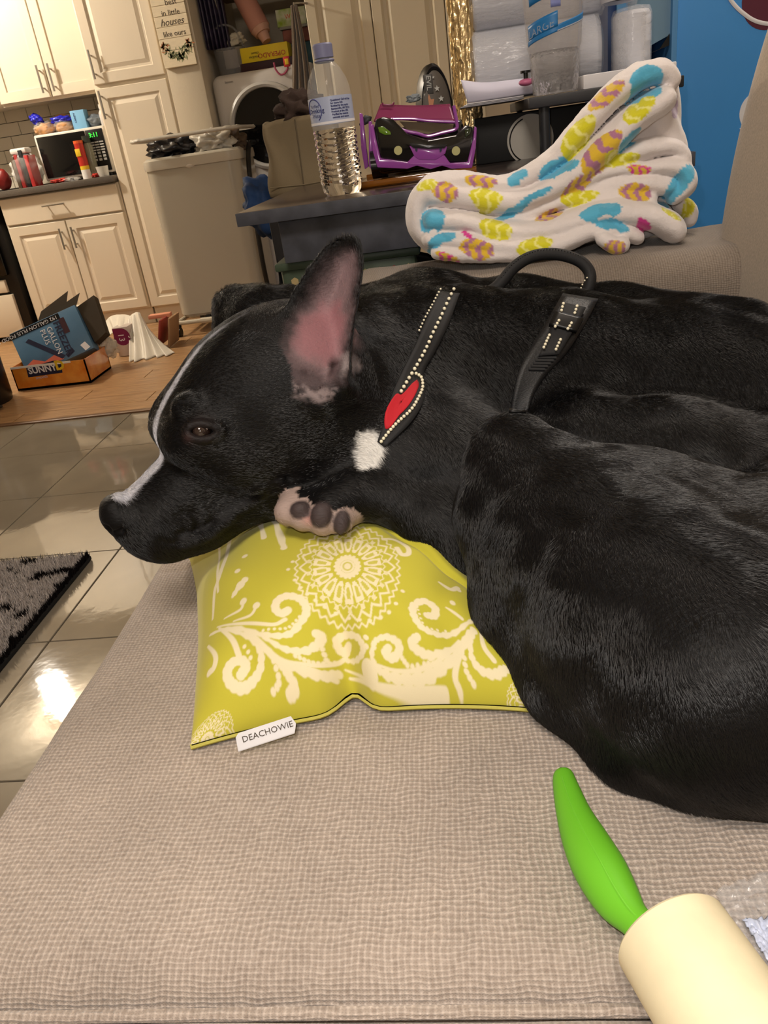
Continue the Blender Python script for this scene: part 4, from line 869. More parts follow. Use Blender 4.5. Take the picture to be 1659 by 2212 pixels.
B().span(-.41, -.26, 1.95, 2.03, .778, .786, .003).obj('bag_bottom', m_canvas, tt)
B().tube([(-.335, 1.9385 + .022 * z, .785 + .150 * z) for z in np.linspace(0, 1, 8)], .0016, 6).obj('seam', mat('seam_dark', rgb(90, 78, 60), .9), tt)
B().tube([(-.415, 1.938, .80), (-.335, 1.936, .797), (-.255, 1.938, .80)], .0012, 6).obj('seam', m_canvas, tt)
tag(blob('brown_scarf', mat('brown_fuzz', rgb(62, 48, 42), .95, bump=.6, bs=150), None, (-.325, 2.0, .955), (.055, .035, .035), .4, 2.6, 5), 'dark brown scarf stuffed in the top of the tote', 'scarf')
tag(blob('blue_cloth', mat('denim_blue', rgb(24, 52, 92), .8, var=.3, vs=20), None, on(566, 415, 1, 2.05) + np.array([0, 0, -.03]), (.055, .07, .065), .25, 2, 12), 'dark blue cloth heap left of the canvas tote', 'cloth')
lb = thing('laundry_basket', 'dark green laundry basket with hexagonal holes beneath the desk', 'basket', (-.25, 1.5, .2))
m_green = mat('basket_green', rgb(60, 74, 58), .5)
B().span(-.285, -.06, 1.285, 1.43, .2, .708, .012).obj('body', m_green, lb)
B().span(-.291, -.053, 1.279, 1.436, .700, .7135, .004).obj('rim', m_green, lb)
hx = [mat('hex_%d' % i, c_, .6) for i, c_ in enumerate((rgb(170, 150, 105), rgb(130, 26, 30), rgb(150, 80, 62), rgb(150, 146, 92)))]
for r in range(11):
    for k in range(9):
        x, z = -.262 + k * .0235 + (.0118 if r % 2 else 0), .682 - r * .0205
        if x > -.07: continue
        B().prism([(.0068 * math.cos(a), .0068 * math.sin(a)) for a in [math.pi / 6 + j * math.pi / 3 for j in range(6)]], (x, 1.2835, z), (1, 0, 0), (0, 0, 1), (0, 1, 0), .003).obj('hexagon', hx[(r * 5 + k * 3 + (r * k) % 4) % 4], lb, False)
tag(blob('black_cloth', mat('black_lace', rgb(14, 14, 16), .9, bump=.5, bs=60), None, (-.305, 1.38, .46), (.012, .05, .22), .15, 6, 12), 'black lace cloth hanging left of the green basket', 'cloth')
# ================================================================ sofa
m_sofa = weave('sofa_weave', rgb(206, 192, 180), rgb(134, 120, 108), .0038, .6)
m_sofa2 = weave('sofa_weave_light', rgb(196, 178, 158), rgb(132, 116, 98), .0032, .35, .06)
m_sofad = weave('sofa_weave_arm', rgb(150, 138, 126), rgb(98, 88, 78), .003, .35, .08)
so = thing('sofa', 'taupe woven fabric sofa on which the black dog lies', 'sofa', (0, .5, 0))
from mathutils import noise
def cushion(name, x0, x1, y0, y1, z0, z1, r, m, amp=.003, n=6, step=.008, dent=None):
    def prof(t, a, b, r):                                            # height loss near an edge
        d = np.minimum(t - a, b - t); return np.where(d < r, r - np.sqrt(np.maximum(r * r - (r - d) ** 2, 0)), 0)
    # nonlinear spacing near the edges
    def sp(a, b, r, st):
        th = np.linspace(0, math.pi / 2, 9); e = r * (1 - np.cos(th)); mid = np.arange(a + r, b - r, st)[1:]; return np.concatenate([a + e, mid, b - e[::-1]])
    X, Y = sp(x0, x1, r, step), sp(y0, y1, r, step)
    G = np.zeros((len(X) + 2, len(Y) + 2, 3))
    for i in range(-1, len(X) + 1):
        for j in range(-1, len(Y) + 1):
            a, b = X[min(max(i, 0), len(X) - 1)], Y[min(max(j, 0), len(Y) - 1)]
            la = float(prof(np.array(a), x0, x1, r)); lb_ = float(prof(np.array(b), y0, y1, r)); loss = math.hypot(la, lb_)
            z = z1 - min(loss, r * 1.0)
            wv = amp * (noise.noise((a * 6, b * 6, 1)) + .6 * noise.noise((a * 16, b * 12, 5))); z += wv * (0 if loss > r * .6 else 1)
            if dent: z += dent(a, b) * (1 if loss < r * .5 else 0)
            if i < 0 or j < 0 or i == len(X) or j == len(Y): z = z0
            ed = amp * 1.6 * noise.noise((b * 7, a * 3, 9)); G[i + 1, j + 1] = (a + (ed if i <= 2 else 0) , b, z)
    return gridmesh(name, G, m, so)
def dent(a, b):
    d = 0
    for cx, cy, s_, h in ((.05, .62, .22, -.004), (-.2, .3, .08, .002)): d += h * math.exp(-((a - cx) ** 2 + (b - cy) ** 2) / s_ ** 2)
    d += .0012 * math.sin(a * 55 + 6 * b) * math.exp(-((b - .30) / .08) ** 2)
    return d
cushion('seat_cushion', -.372, .42, .243, 1.06, .30, .480, .032, m_sofa, dent=dent)
cushion('seat_cushion', -.372, .42, -.55, .238, .30, .478, .016, m_sofa)
B().tube([(-.36, .2405, .468), (-.1, .2405, .4705), (.1, .2405, .4705), (.4, .2405, .470)], .0035, 8).obj('seam_piping', m_sofa, so)
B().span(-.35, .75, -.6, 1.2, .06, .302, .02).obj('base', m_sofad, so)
for x in (-.3, .7):
    for y in (-.5, 1.15): B().cyl((x, y, 0), (x, y, .07), .02, .025).obj('leg', m_black, so)
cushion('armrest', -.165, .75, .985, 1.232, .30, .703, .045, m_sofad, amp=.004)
# back cushion: puffy block
F_ = Field((.25, .35, .46), (.80, 1.28, 1.12), .009)
def sbox(F, c, hf, r, k=.02, bulge=0):
    c = np.array(c); hf = np.array(hf)
    def fn(X, Y, Z):
        x, y, z = np.abs(X - c[0]) - hf[0] + r + bulge * (((Z - c[2]) / hf[2]) ** 2), np.abs(Y - c[1]) - hf[1] + r + bulge * (((Z - c[2]) / hf[2]) ** 2), np.abs(Z - c[2]) - hf[2] + r + 0 * X
        return np.sqrt(np.maximum(x, 0) ** 2 + np.maximum(y, 0) ** 2 + np.maximum(z, 0) ** 2) + np.minimum(np.maximum(x, np.maximum(y, z)), 0) - r
    F.put(fn, c - hf, c + hf, k)
sbox(F_, (.535, .80, .80), (.195, .36, .30), .09, .02, .03)
V, Q = F_.mesh(3); V[:, 0] += .16 * (V[:, 2] - .62) - .012
npmesh('back_cushion', V, Q, mat('sofa_back', rgb(178, 162, 142), .95, spec=.1, var=.10, vs=400, bump=.4, bs=420, sheen=.25), so)
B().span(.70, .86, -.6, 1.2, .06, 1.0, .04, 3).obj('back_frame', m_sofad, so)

# ================================================================ pillow
from math import pi
def pillow_point(u, v):                       # u left-right, v front-back in [-1, 1]; returns top surface
    u, v = np.asarray(u, float), np.asarray(v, float)
    FL, FR, BL, BR = [np.array(q) for q in ((-.229, .428), (.045, .445), (-.322, .728), (.000, .745))]
    pin = .055 * (1 - v) / 2
    a, b = (1 + u) / 2, (1 + v) / 2
    P = (1 - a)[..., None] * (1 - b)[..., None] * FL + a[..., None] * (1 - b)[..., None] * FR + (1 - a)[..., None] * b[..., None] * BL + a[..., None] * b[..., None] * BR
    # edges curve inward between the corners
    P[..., 1] += .022 * (1 - u ** 2) * np.clip(-v, 0, 1) ** 2 - .02 * (1 - u ** 2) * np.clip(v, 0, 1) ** 2
    P[..., 0] += .010 * (1 - v ** 2) * np.clip(-u, 0, 1) ** 2 - .02 * (1 - v ** 2) * np.clip(u, 0, 1) ** 2
    pinch = np.exp(-((u + .12 - .10 * (v + 1)) / .10) ** 2) * np.clip((-v - .45) / .55, 0, 1)
    P[..., 1] += .020 * pinch
    prof = np.maximum((1 - np.abs(u) ** 2.6) * (1 - np.abs(v) ** 2.6), 0) ** .52
    H = .083 * prof * (1 + .10 * v - .05 * u)
    H -= .032 * pinch * prof ** .5
    # sharp fold running to the right front corner, soft wrinkles
    H -= .010 * np.exp(-((v - (-.1 - 1.0 * (u - .55))) / .05) ** 2) * np.clip((u - .25) * 3, 0, 1) * prof
    H += .0055 * np.sin((u * .6 + v) * 9) * np.exp(-((u + .85) / .25) ** 2) * prof + .0035 * np.sin((u - v) * 11 + 1) * np.exp(-(((u - .7) / .3) ** 2)) * prof + .0045 * np.sin(u * 16 + v * 5) * np.exp(-((v + .8) / .2) ** 2) * prof
    # hollows under the muzzle and the paw
    H -= .012 * np.exp(-(((u + .72) / .30) ** 2 + ((v - .62) / .35) ** 2))
    z = .487 + np.maximum(H, 0)
    return np.concatenate([P, z[..., None]], -1)
n_ = 420; U, Vv = np.meshgrid(np.linspace(-1, 1, n_), np.linspace(-1, 1, n_), indexing='ij')
e_ = lambda t: np.sign(t) * (1 - (1 - np.abs(t)) ** 1.35)
U, Vv = e_(U), e_(Vv); PT = pillow_point(U, Vv)
# px -> uv by the surface itself (printed motifs are laid down in cloth coordinates)
flat = PT.reshape(-1, 3) - EYE; zz = flat @ FW; PXY = np.stack([CX + FPX * (flat @ RT) / zz, CY + FPX * (flat @ DN) / zz], 1)
def uv_of(px, py):
    i = np.argmin((PXY[:, 0] - px) ** 2 + (PXY[:, 1] - py) ** 2); return np.array([U.ravel()[i], Vv.ravel()[i]])
def cr(x, y): return uv_of(380 + x / 2.023, 1080 + y / 2.023)
ink = np.zeros(U.shape); UVp = np.stack([U, Vv], -1)
def seg(a, b, w0, w1):
    global ink
    d = b - a; L2 = d @ d + 1e-12; r = max(w0, w1) + .02; m_ = (U > min(a[0], b[0]) - r) & (U < max(a[0], b[0]) + r) & (Vv > min(a[1], b[1]) - r) & (Vv < max(a[1], b[1]) + r)
    q = UVp[m_] - a; t = np.clip((q @ d) / L2, 0, 1); ds = np.linalg.norm(q - t[:, None] * d, axis=1); w = (w0 + (w1 - w0) * t) * .85
    ink[m_] = np.maximum(ink[m_], np.clip((w - ds) / .006 + .5, 0, 1))
def stroke(pts, w=.022, taper=True, beads=False):
    P = spline([cr(*p) for p in pts], 6); n = len(P)
    for i in range(n - 1):
        f = lambda k: w * (.45 + .55 * math.sin(min(1, k / n * 1.6) * pi / 2)) * (1 + (.28 * math.sin(k * 2.1) if beads else 0)) if taper else w
        seg(P[i], P[i + 1], f(i), f(i + 1))
def dots(pts, w=.018, n=6):
    P = spline([cr(*p) for p in pts], 8)
    for i in np.linspace(0, len(P) - 1, n).astype(int): seg(P[i], P[i] + 1e-4, w, w)
for p, w in ((((150, 590), (260, 560), (380, 590), (480, 590), (550, 530), (570, 480), (545, 435), (490, 420), (445, 440), (435, 475), (460, 495), (490, 480)), .026), (((180, 555), (300, 540), (420, 545), (480, 520)), .014),
             (((200, 565), (300, 590), (360, 640), (370, 720), (340, 790), (290, 822), (240, 800), (222, 755), (245, 712), (285, 700), (305, 730), (285, 765)), .028), (((190, 560), (245, 610), (275, 680)), .02),
             (((380, 600), (470, 650), (560, 660), (620, 630), (635, 600), (612, 585)), .024), (((300, 570), (420, 680), (540, 740), (640, 770), (710, 765)), .022), (((320, 585), (450, 710), (490, 760), (520, 820), (495, 850)), .022),
             (((330, 580), (450, 690), (580, 720), (690, 720), (745, 690)), .012), (((745, 700), (790, 700), (815, 660), (800, 605), (750, 588), (705, 610), (712, 655), (745, 665), (757, 640)), .022),
             (((865, 650), (872, 615), (915, 600), (965, 620), (978, 660), (945, 690), (915, 670), (930, 645)), .022), (((865, 620), (858, 700), (910, 760), (1000, 785), (1100, 770), (1190, 710), (1260, 630), (1300, 570)), .024),
             (((880, 720), (960, 745), (1060, 740), (1150, 700), (1240, 620)), .012), (((1280, 590), (1200, 655), (1120, 680), (1060, 660), (1030, 625), (1055, 600)), .022),
             (((1300, 530), (1230, 575), (1150, 590), (1080, 560), (1042, 510), (1038, 465), (1080, 440), (1130, 470), (1130, 505), (1100, 505)), .024), (((1290, 600), (1290, 680), (1330, 740), (1395, 760), (1440, 740)), .022),
             (((1260, 640), (1220, 760), (1240, 835)), .018), (((250, 420), (300, 350)), .03), (((160, 520), (168, 400), (205, 290), (290, 170), (330, 115)), .02), (((185, 400), (225, 250), (300, 160), (390, 130), (455, 150), (462, 185), (420, 205), (375, 190), (385, 165)), .022),
             (((210, 520), (280, 480), (295, 450)), .012), (((250, 530), (325, 505), (352, 465)), .012), (((140, 640), (172, 680), (165, 730), (145, 755)), .02), (((740, 745), (860, 800), (1000, 850), (1180, 868)), .012), (((1180, 470), (1250, 520)), .012), (((1330, 570), (1345, 640), (1390, 700)), .018),
             (((760, 780), (880, 815), (1050, 840), (1180, 845)), .016), (((560, 730), (640, 760), (700, 790)), .016), (((1150, 360), (1200, 390), (1230, 385)), .02), (((900, 170), (960, 175), (1010, 205), (1015, 235), (985, 238), (965, 210)), .02)): stroke(p, w, beads=w > .02)
for p, w, n in ((((425, 700), (450, 790), (425, 840)), .017, 6), (((520, 680), (600, 715), (700, 715)), .014, 9), (((380, 570), (480, 560), (540, 510)), .011, 9), (((990, 690), (1020, 730), (1080, 720), (1130, 715)), .014, 8), (((1260, 690), (1270, 750), (1300, 805)), .017, 5), (((1060, 480), (1090, 550), (1180, 575)), .009, 8), (((300, 640), (325, 690), (300, 740)), .014, 5), (((270, 310), (300, 245)), .024, 2), (((295, 445), (352, 462)), .028, 2), (((1210, 450), (1235, 395)), .02, 2),
                (((560, 240), (490, 290), (520, 350), (560, 400), (610, 440), (680, 485), (755, 515), (830, 525), (895, 515), (950, 470), (990, 400)), .014, 16), (((830, 600), (832, 640)), .018, 2), (((840, 745), (850, 760)), .05, 2), (((640, 650), (660, 700)), .016, 3)): dots(p, w, n)
def mandala(cx, cy, ex, ey, rings_):
    c0 = cr(cx, cy); ax = (cr(cx + ex, cy) - cr(cx - ex, cy)) / 2; ay = (cr(cx, cy + ey) - cr(cx, cy - ey)) / 2; Mi = np.linalg.inv(np.stack([ax, ay], 1))
    q = (UVp - c0) @ Mi.T; r = np.hypot(q[..., 0], q[..., 1]); th = np.arctan2(q[..., 1], q[..., 0]); out = np.zeros(U.shape)
    s = lambda x: np.clip(x / .02 + .5, 0, 1)
    pet = lambda n, r0, r1: np.abs(((th * n / (2 * pi)) % 1) - .5) * 2
    out = np.maximum(out, s(.13 - r)); out *= s(np.abs(r - .075) - .012)
    out = np.maximum(out, s(.02 - np.abs(r - .17) + .0)); out = np.maximum(out, s(.24 + .02 * np.cos(th * 18) - r) * s(r - .13)); out *= np.where((r > .245) & (r < .30), 0, 1)
    p1 = pet(18, 0, 0); w_ = .5 + .42 * np.sin(np.clip((r - .30) / .25, 0, 1) * pi * .8)
    out = np.maximum(out, s((w_ - p1) * .2) * ((r > .30) & (r < .62)) * (1 - s((w_ * .45 - p1) * .2) * ((r > .38) & (r < .55)) * .9))
    out = np.maximum(out, s(.012 - np.abs(r - (.66 + .02 * np.cos(th * 36)))))
    zig = .74 + .12 * np.abs(((th * 22 / (2 * pi)) % 1) - .5) * 2
    out = np.maximum(out, s(.025 - np.abs(r - zig)) * (r < .95)); out = np.maximum(out, s(.018 - np.abs(r - (.93 + .025 * np.cos(th * 44)))))
    out = np.maximum(out, s(.3 - p1) * ((r > .66) & (r < .74)) * .8)
    return np.where(r < 1.0, out, 0)
ink = np.maximum(ink, mandala(752, 290, 240, 215, 0) * .95); ink = np.maximum(ink, mandala(140, 1065, 180, 190, 0)); ink = np.maximum(ink, mandala(1560, 900, 140, 120, 0))
ca, cb_ = np.array(rgb(198, 190, 62)[:3]), np.array(rgb(238, 226, 188)[:3])
ctop = ca + (cb_ - ca) * ink[..., None]
pl_ = thing('throw_pillow', 'yellow-green pillow with cream paisley print under the muzzle of the dog', 'pillow', (-.11, .58, .48))
m_pil = mat('pillow_cloth', attr='col', rough=.85, spec=.25, sheen=.2, bump=.12, bs=500)
BOT = PT.copy(); BOT[..., 2] = .487 - (PT[..., 2] - .487) * .10 - .0; BOT[..., 2] = np.clip(BOT[..., 2], .4805, .487)
n = n_; idx = np.arange(n * n).reshape(n, n); f1 = np.stack([idx[:-1, :-1], idx[1:, :-1], idx[1:, 1:], idx[:-1, 1:]], -1).reshape(-1, 4); Vt = PT.reshape(-1, 3); 
pc = npmesh('cover', Vt, f1, m_pil, pl_, ctop.reshape(-1, 3))
k_ = slice(None, None, 6); Bk = BOT[k_, k_]; Bk = np.concatenate([Bk, BOT[k_, -1:]], 1) if (n - 1) % 6 else Bk; Bk = np.concatenate([Bk, Bk[-1:]], 0)
gridmesh('underside', Bk[:, ::-1], mat('pillow_under', rgb(176, 170, 60), .85), pl_)
loop = np.concatenate([PT[:, 0], PT[-1, :], PT[::-1, -1], PT[::-1, 0]])[::7]
B().tube(loop + np.array([0, 0, -.001]), .0022, 6).obj('seam', mat('pillow_seam', rgb(196, 188, 90), .85), pl_)
TL, TR_, BR_, BL_ = [on(x, y, 2, z) for x, y, z in ((508, 1588, .492), (628, 1538, .496), (637, 1585, .486), (515, 1625, .484))]
tagm = B().prism([(0, 0), (1, 0), (1.06, .5), (1, 1), (.06, 1), (0, .8)], BL_, BR_ - BL_, TL - BL_, (0, 0, 1), .0012, .0004).obj('cloth_tag', m_paper, pl_)
text('DEACHOWIE', 'tag_lettering', m_ink, tagm, BL_ + (BR_ - BL_) * .1 + (TL - BL_) * .5 + np.array([0, 0, .0016]), BR_ - BL_, TL - BL_, .0066, .0001)

# ================================================================ fleece blanket
FB = Field((-.10, .98, .695), (.40, 1.34, .95), .0026)
def band(path, Z=1.235, ys=2.0, rp=25, k=.002, dz=0):
    P = []
    for p in path: q = on(p[0], p[1], 1, 1.115 + (Z - 1.235) * 1.1); P.append((q, (p[2] if len(p) > 2 else rp) * ((q - EYE) @ FW) / FPX))
    pts = spline([np.append(q, r) for q, r in P], 5)
    for a, b in zip(pts, pts[1:]):
        p, q = a[:3], b[:3]; d = q - p; d2 = np.array([d[0], d[1] / ys, d[2]]); L2 = max(d2 @ d2, 1e-9); R = max(a[3], b[3])
        def fn(X, Y, Zz, p=p, d=d2, L2=L2, r0=a[3], r1=b[3]):
            x, y, z = X - p[0], (Y - p[1]) / ys, Zz - p[2]; t = np.clip((x * d[0] + y * d[1] + z * d[2]) / L2, 0, 1)
            return np.sqrt((x - t * d[0]) ** 2 + (y - t * d[1]) ** 2 + (z - t * d[2]) ** 2) - (r0 + (r1 - r0) * t)
        FB.put(fn, np.minimum(p, q) - R * np.array([1, ys, 1]), np.maximum(p, q) + R * np.array([1, ys, 1]), k)
band([(1060, 470, 50), (1180, 430, 60), (1300, 380, 70), (1400, 330, 70)], 1.285, 1.1, k=.01)
band([(1400, 240, 45), (1436, 300, 32), (1448, 340, 30), (1440, 400, 34)], 1.262, 1.3, k=.008)
band([(1250, 480, 30), (1350, 480, 36), (1425, 470, 28)], 1.245, 1.3, k=.008)
band([(1280, 330, 60), (1380, 260, 55), (1430, 220, 32)], 1.275, 1.1, k=.01)
band([(955, 470, 50), (1050, 500, 50), (1200, 490, 45), (1380, 450, 40)], 1.275, 1.2, k=.01)
band([(1440, 175, 20), (1448, 230, 20), (1445, 285, 22)], 1.27, 1.6)
band([(935, 400, 25), (1000, 392, 22), (1075, 402, 20), (1130, 385, 20), (1200, 340, 22), (1250, 285, 25), (1310, 220, 26), (1370, 172, 28), (1425, 155, 24), (1448, 175, 20)])
band([(925, 420, 25), (1000, 425, 26), (1070, 435, 25), (1140, 428, 24), (1230, 380, 28), (1300, 320, 30), (1370, 255, 30), (1430, 215, 28)], 1.225)
band([(1010, 462, 12), (1110, 452, 14), (1190, 420, 16), (1270, 385, 18), (1350, 335, 20), (1430, 315, 18), (1470, 330, 16), (1475, 360, 16)], 1.23)
band([(1080, 478, 14), (1170, 450, 16), (1240, 405, 18), (1300, 372, 18), (1390, 362, 16), (1462, 362, 20), (1480, 395, 22), (1455, 425, 16)], 1.225)
band([(1180, 440, 14), (1280, 410, 22), (1370, 395, 24), (1440, 400, 22)], 1.23)
band([(960, 470, 16), (1060, 478, 14), (1140, 462, 14), (1220, 432, 18), (1310, 422, 20), (1400, 430, 18)], 1.222)
band([(925, 405, 22), (904, 440, 24), (906, 490, 25), (945, 530, 24)], 1.222)
band([(935, 475, 24), (1010, 480, 22), (1080, 500, 24), (1180, 495, 24), (1290, 462, 28), (1380, 462, 28), (1440, 485, 28), (1455, 500, 24)], 1.205)
band([(930, 515, 20), (1000, 520, 20), (1100, 532, 24), (1190, 528, 24), (1280, 495, 22), (1340, 500, 20), (1375, 512, 16)], 1.195)
band([(945, 545, 15), (1040, 552, 16), (1140, 545, 15), (1200, 535, 12)], 1.185)
band([(1300, 515, 14), (1328, 530, 17), (1345, 528, 16)], 1.17, 1.3)
band([(1470, 440, 18), (1488, 455, 17), (1488, 475, 16)], 1.26, 1.3)
# crease relief
V, Q = FB.mesh(1)
V[:, 2] = np.maximum(V[:, 2], .7005)
spots = []
Yl, Bl, Pk, Pu = rgb(214, 208, 48), rgb(92, 178, 212), rgb(216, 60, 150), rgb(176, 120, 150)
for s in ((1310, 205, 38, 22, -40, 'e'), (1300, 325, 48, 28, -45, 'e'), (1040, 390, 36, 16, 5, 'e'), (962, 412, 32, 22, 20, 'e'), (1245, 405, 36, 12, -30, 'e'), (1372, 418, 38, 19, 5, 'e'), (1030, 540, 38, 21, 15, 'e'), (1185, 468, 32, 12, -20, 'e'), (1328, 535, 24, 15, 0, 'e'), (1380, 364, 26, 8, 5, 'k'), (968, 556, 30, 7, 20, 'k'), (1380, 235, 38, 22, -45, 'y'), (1250, 290, 42, 26, -50, 'y'), (1050, 425, 36, 23, 10, 'y'), (1340, 345, 42, 12, -8, 'y'), (1252, 425, 40, 14, -8, 'y'), (1072, 492, 36, 24, 20, 'y'), (1155, 530, 40, 20, -15, 'y'), (922, 398, 24, 16, -20, 'y'), (1450, 462, 26, 10, 30, 'y'), (1490, 442, 14, 22, 0, 'y'),
          (1395, 182, 36, 34, 0, 'b'), (1205, 368, 38, 20, -10, 'b'), (1118, 382, 24, 16, -40, 'b'), (1150, 428, 44, 9, -25, 'b'), (935, 470, 26, 30, 0, 'b'), (955, 515, 32, 14, -20, 'b'), (1300, 455, 45, 20, -10, 'b'), (1325, 488, 38, 13, 10, 'b'), (1465, 400, 18, 40, 35, 'b'), (1092, 470, 26, 9, -20, 'b'), (1360, 305, 30, 8, -35, 'b'), (1010, 508, 14, 7, 45, 'k2'), (1385, 492, 20, 5, 25, 'k2'), (1456, 230, 12, 30, 0, 'u')):
    h_ = FB.hit(s[0], s[1])
    if h_ is not None: spots.append((h_, s))
cw = np.array(rgb(226, 218, 216)[:3]); colr = np.tile(cw, (len(V), 1))
nzv = np.array([noise.noise(Vector([float(t) for t in v]) * 60) for v in V]); nz2 = np.array([noise.noise(Vector([float(t) for t in v]) * 190) for v in V])
for h_, s in spots:
    d = V - h_; z_ = (h_ - EYE) @ FW; a = math.radians(s[4]); x, y = d @ RT, d @ DN; dep = d @ FW
    u, v = (x * math.cos(a) + y * math.sin(a)) * FPX / z_ / s[2], (-x * math.sin(a) + y * math.cos(a)) * FPX / z_ / s[3]
    r = np.hypot(u, v) + .10 * nzv; m_ = (r < 1) & (np.abs(dep) < .045)
    wv = np.sin(u * 9 + 1.2 * np.sin(v * 4 + 2)) 
    if s[5] in ('e', 'k'): cc_ = np.where((wv > .25)[:, None], np.array((Pu if s[5] == 'e' else Pk)[:3]), np.array(rgb(220, 184, 60)[:3]))
    elif s[5] == 'y': cc_ = np.where((wv > .72)[:, None], np.array(rgb(236, 232, 140)[:3]), np.array(Yl[:3]))
    elif s[5] == 'b':
        bite = (np.hypot(u - .1, v - 1.0) < .38); m_ &= ~bite; cc_ = np.tile(np.array(Bl[:3]), (len(V), 1)) * (1 - .12 * (nzv > .1))[:, None]
    elif s[5] == 'u': cc_ = np.tile(np.array(rgb(190, 172, 200)[:3]), (len(V), 1))
    else: cc_ = np.tile(np.array(Pk[:3]), (len(V), 1))
    colr[m_] = cc_[m_]
V = V + .0016 * nzv[:, None] * np.array([0, -.6, 1]) + .0006 * nz2[:, None] * np.array([0, -.5, 1])
_par = np.arange(len(V))
for _ in range(400):
    m_ = np.minimum.reduce([_par[Q[:, i]] for i in range(4)]); nw = _par.copy()
    for i in range(4): np.minimum.at(nw, Q[:, i], m_)
    nw = nw[nw]
    if (nw == _par).all(): break
    _par = nw
Q = Q[_par[Q[:, 0]] == np.bincount(_par).argmax()]
bk = npmesh('fleece_blanket', V, Q, mat('fleece', attr='col', rough=1, spec=.05, sheen=.5, bump=.7, bs=420), None, colr)
tag(bk, 'white fleece blanket with blue and yellow printed shapes bunched on the sofa arm', 'blanket')
# ================================================================ the dog
DG = Field((-.36, .30, .470), (.52, 1.05, .84), .0026)
C_, E_ = DG.chain, DG.ell
# torso: neck, shoulders, ribcage along the arm, loin and hip outside the picture on the right
C_([(W(700, 840, .745), .062), (W(790, 830, .80), .080), (W(880, 838, .85), .098), (W(1000, 838, .88), .103), (W(1200, 855, .89), .110), (W(1450, 880, .87), .106), (W(1640, 930, .84), .108), (W(1800, 1080, .76), .108), (W(1790, 1250, .67), .10)], .03)
C_([(W(860, 655, .93), .022), (W(960, 662, .93), .026), (W(1120, 668, .93), .028), (W(1330, 690, .92), .030), (W(1600, 715, .86), .03)], .04)   # spine ridge
C_([(W(1250, 960, .76), .05), (W(1450, 1010, .74), .06), (W(1650, 1080, .72), .07)], .03)      # belly between ribs and thigh
C_([(W(800, 700, .86), .035), (W(900, 680, .90), .045)], .04)
# chest and shoulder
E_(W(880, 960, .76), (.075, .085, .065), k=.03); E_(W(1000, 1020, .75), (.06, .07, .06), k=.03)
C_([(W(760, 960, .735), .055), (W(860, 1010, .73), .05)], .03)
# near foreleg folded under the chin
C_([(W(960, 1010, .745), .052), (W(1010, 1120, .715), .044), (W(1035, 1195, .685), .034)], .02)
C_([(W(1035, 1200, .685), .034), (W(930, 1120, .69), .027), (W(830, 1072, .69), .022), (W(765, 1070, .685), .021), (W(715, 1098, .675), .022)], .012)
# other foreleg lying below the neck
C_([(W(830, 1040, .76), .04), (W(700, 1075, .735), .026), (W(640, 1090, .72), .022)], .02)
# hind leg: hip, thigh, knee, folded shank
C_([(W(1790, 1250, .63), .10), (W(1700, 1440, .50), .082), (W(1560, 1440, .487), .079), (W(1400, 1330, .53), .082)], .03)
C_([(W(1400, 1330, .53), .082), (W(1250, 1190, .585), .070), (W(1150, 1060, .62), .050), (W(1108, 982, .635), .035)], .012)
E_(W(1480, 1250, .60), (.10, .10, .08), k=.04); E_(W(1330, 1120, .63), (.075, .07, .055), k=.04)
C_([(W(1066, 1005, .63), .022), (W(1066, 1120, .62), .028), (W(1120, 1300, .60), .034), (W(1230, 1470, .56), .032), (W(1380, 1610, .515), .030), (W(1500, 1650, .49), .024)], .018)
C_([(W(1500, 1650, .49), .024), (W(1640, 1660, .475), .024)], .015)

# ---- head, in its own frame: x to the nose, y to the dog's left (towards us), z up
hx_ = -.80 * RT + .57 * DN - .20 * FW; hx_ /= np.linalg.norm(hx_)
up_ = -.57 * RT - .82 * DN - .80 * FW; up_ -= hx_ * (up_ @ hx_); up_ /= np.linalg.norm(up_)
hy_ = np.cross(up_, hx_); HA = np.stack([hx_, hy_, up_]); HO = W(560, 880, .70)
def H(x, y, z): return HO + hx_ * x + hy_ * y + up_ * z
def he(c, r, k=.02, cut=False, rot=None):
    A = HA
    if rot is not None: ca, sa = math.cos(rot), math.sin(rot); A = np.stack([HA[0] * ca + HA[2] * sa, HA[1], HA[2] * ca - HA[0] * sa])
    E_(H(*c), r, A, k, cut)
he((-.012, 0, .014), (.088, .060, .066)); he((.046, 0, .010), (.046, .047, .042))
for s in (-1, 1):
    he((.066, .026 * s, .024), (.020, .016, .013), .03)                    # brow
    he((-.005, .036 * s, -.030), (.060, .030, .050), .022)                  # cheek
    he((.035, .034 * s, -.012), (.035, .018, .022), .02)                    # cheekbone
    he((.112, .019 * s, -.044), (.048, .018, .031), .014)                   # flews
    he((.146, .013 * s, -.038), (.020, .014, .022), .010)
    he((.055, .022 * s, -.060), (.060, .020, .022), .016)
C_([(H(.055, 0, -.022), .031), (H(.10, 0, -.0195), .0235), (H(.148, 0, -.017), .0175)], .014)   # bridge
C_([(H(-.04, 0, -.05), .045), (H(.03, 0, -.062), .032), (H(.10, 0, -.064), .022), (H(.135, 0, -.062), .017)], .02)   # lower jaw
C_([(H(-.05, 0, -.01), .066), (W(720, 850, .77), .07)], .04)
C_([(H(-.02, 0, -.055), .04), (W(760, 930, .77), .055)], .03)
he((.1575, 0, -.014), (.0150, .0190, .0175), .007); he((.148, 0, -.036), (.020, .015, .022), .012)                           # nose leather
he((.155, 0, .000), (.010, .012, .006), .005)
for s in (-1, 1):
    he((.171, .0085 * s, -.014), (.007, .0045, .0045), .003, True); he((.163, .0175 * s, -.018), (.008, .004, .0030), .002, True)
C_([(H(.173, 0, -.020), .0010), (H(.171, 0, -.030), .0012), (H(.166, 0, -.046), .001)], .002, True)
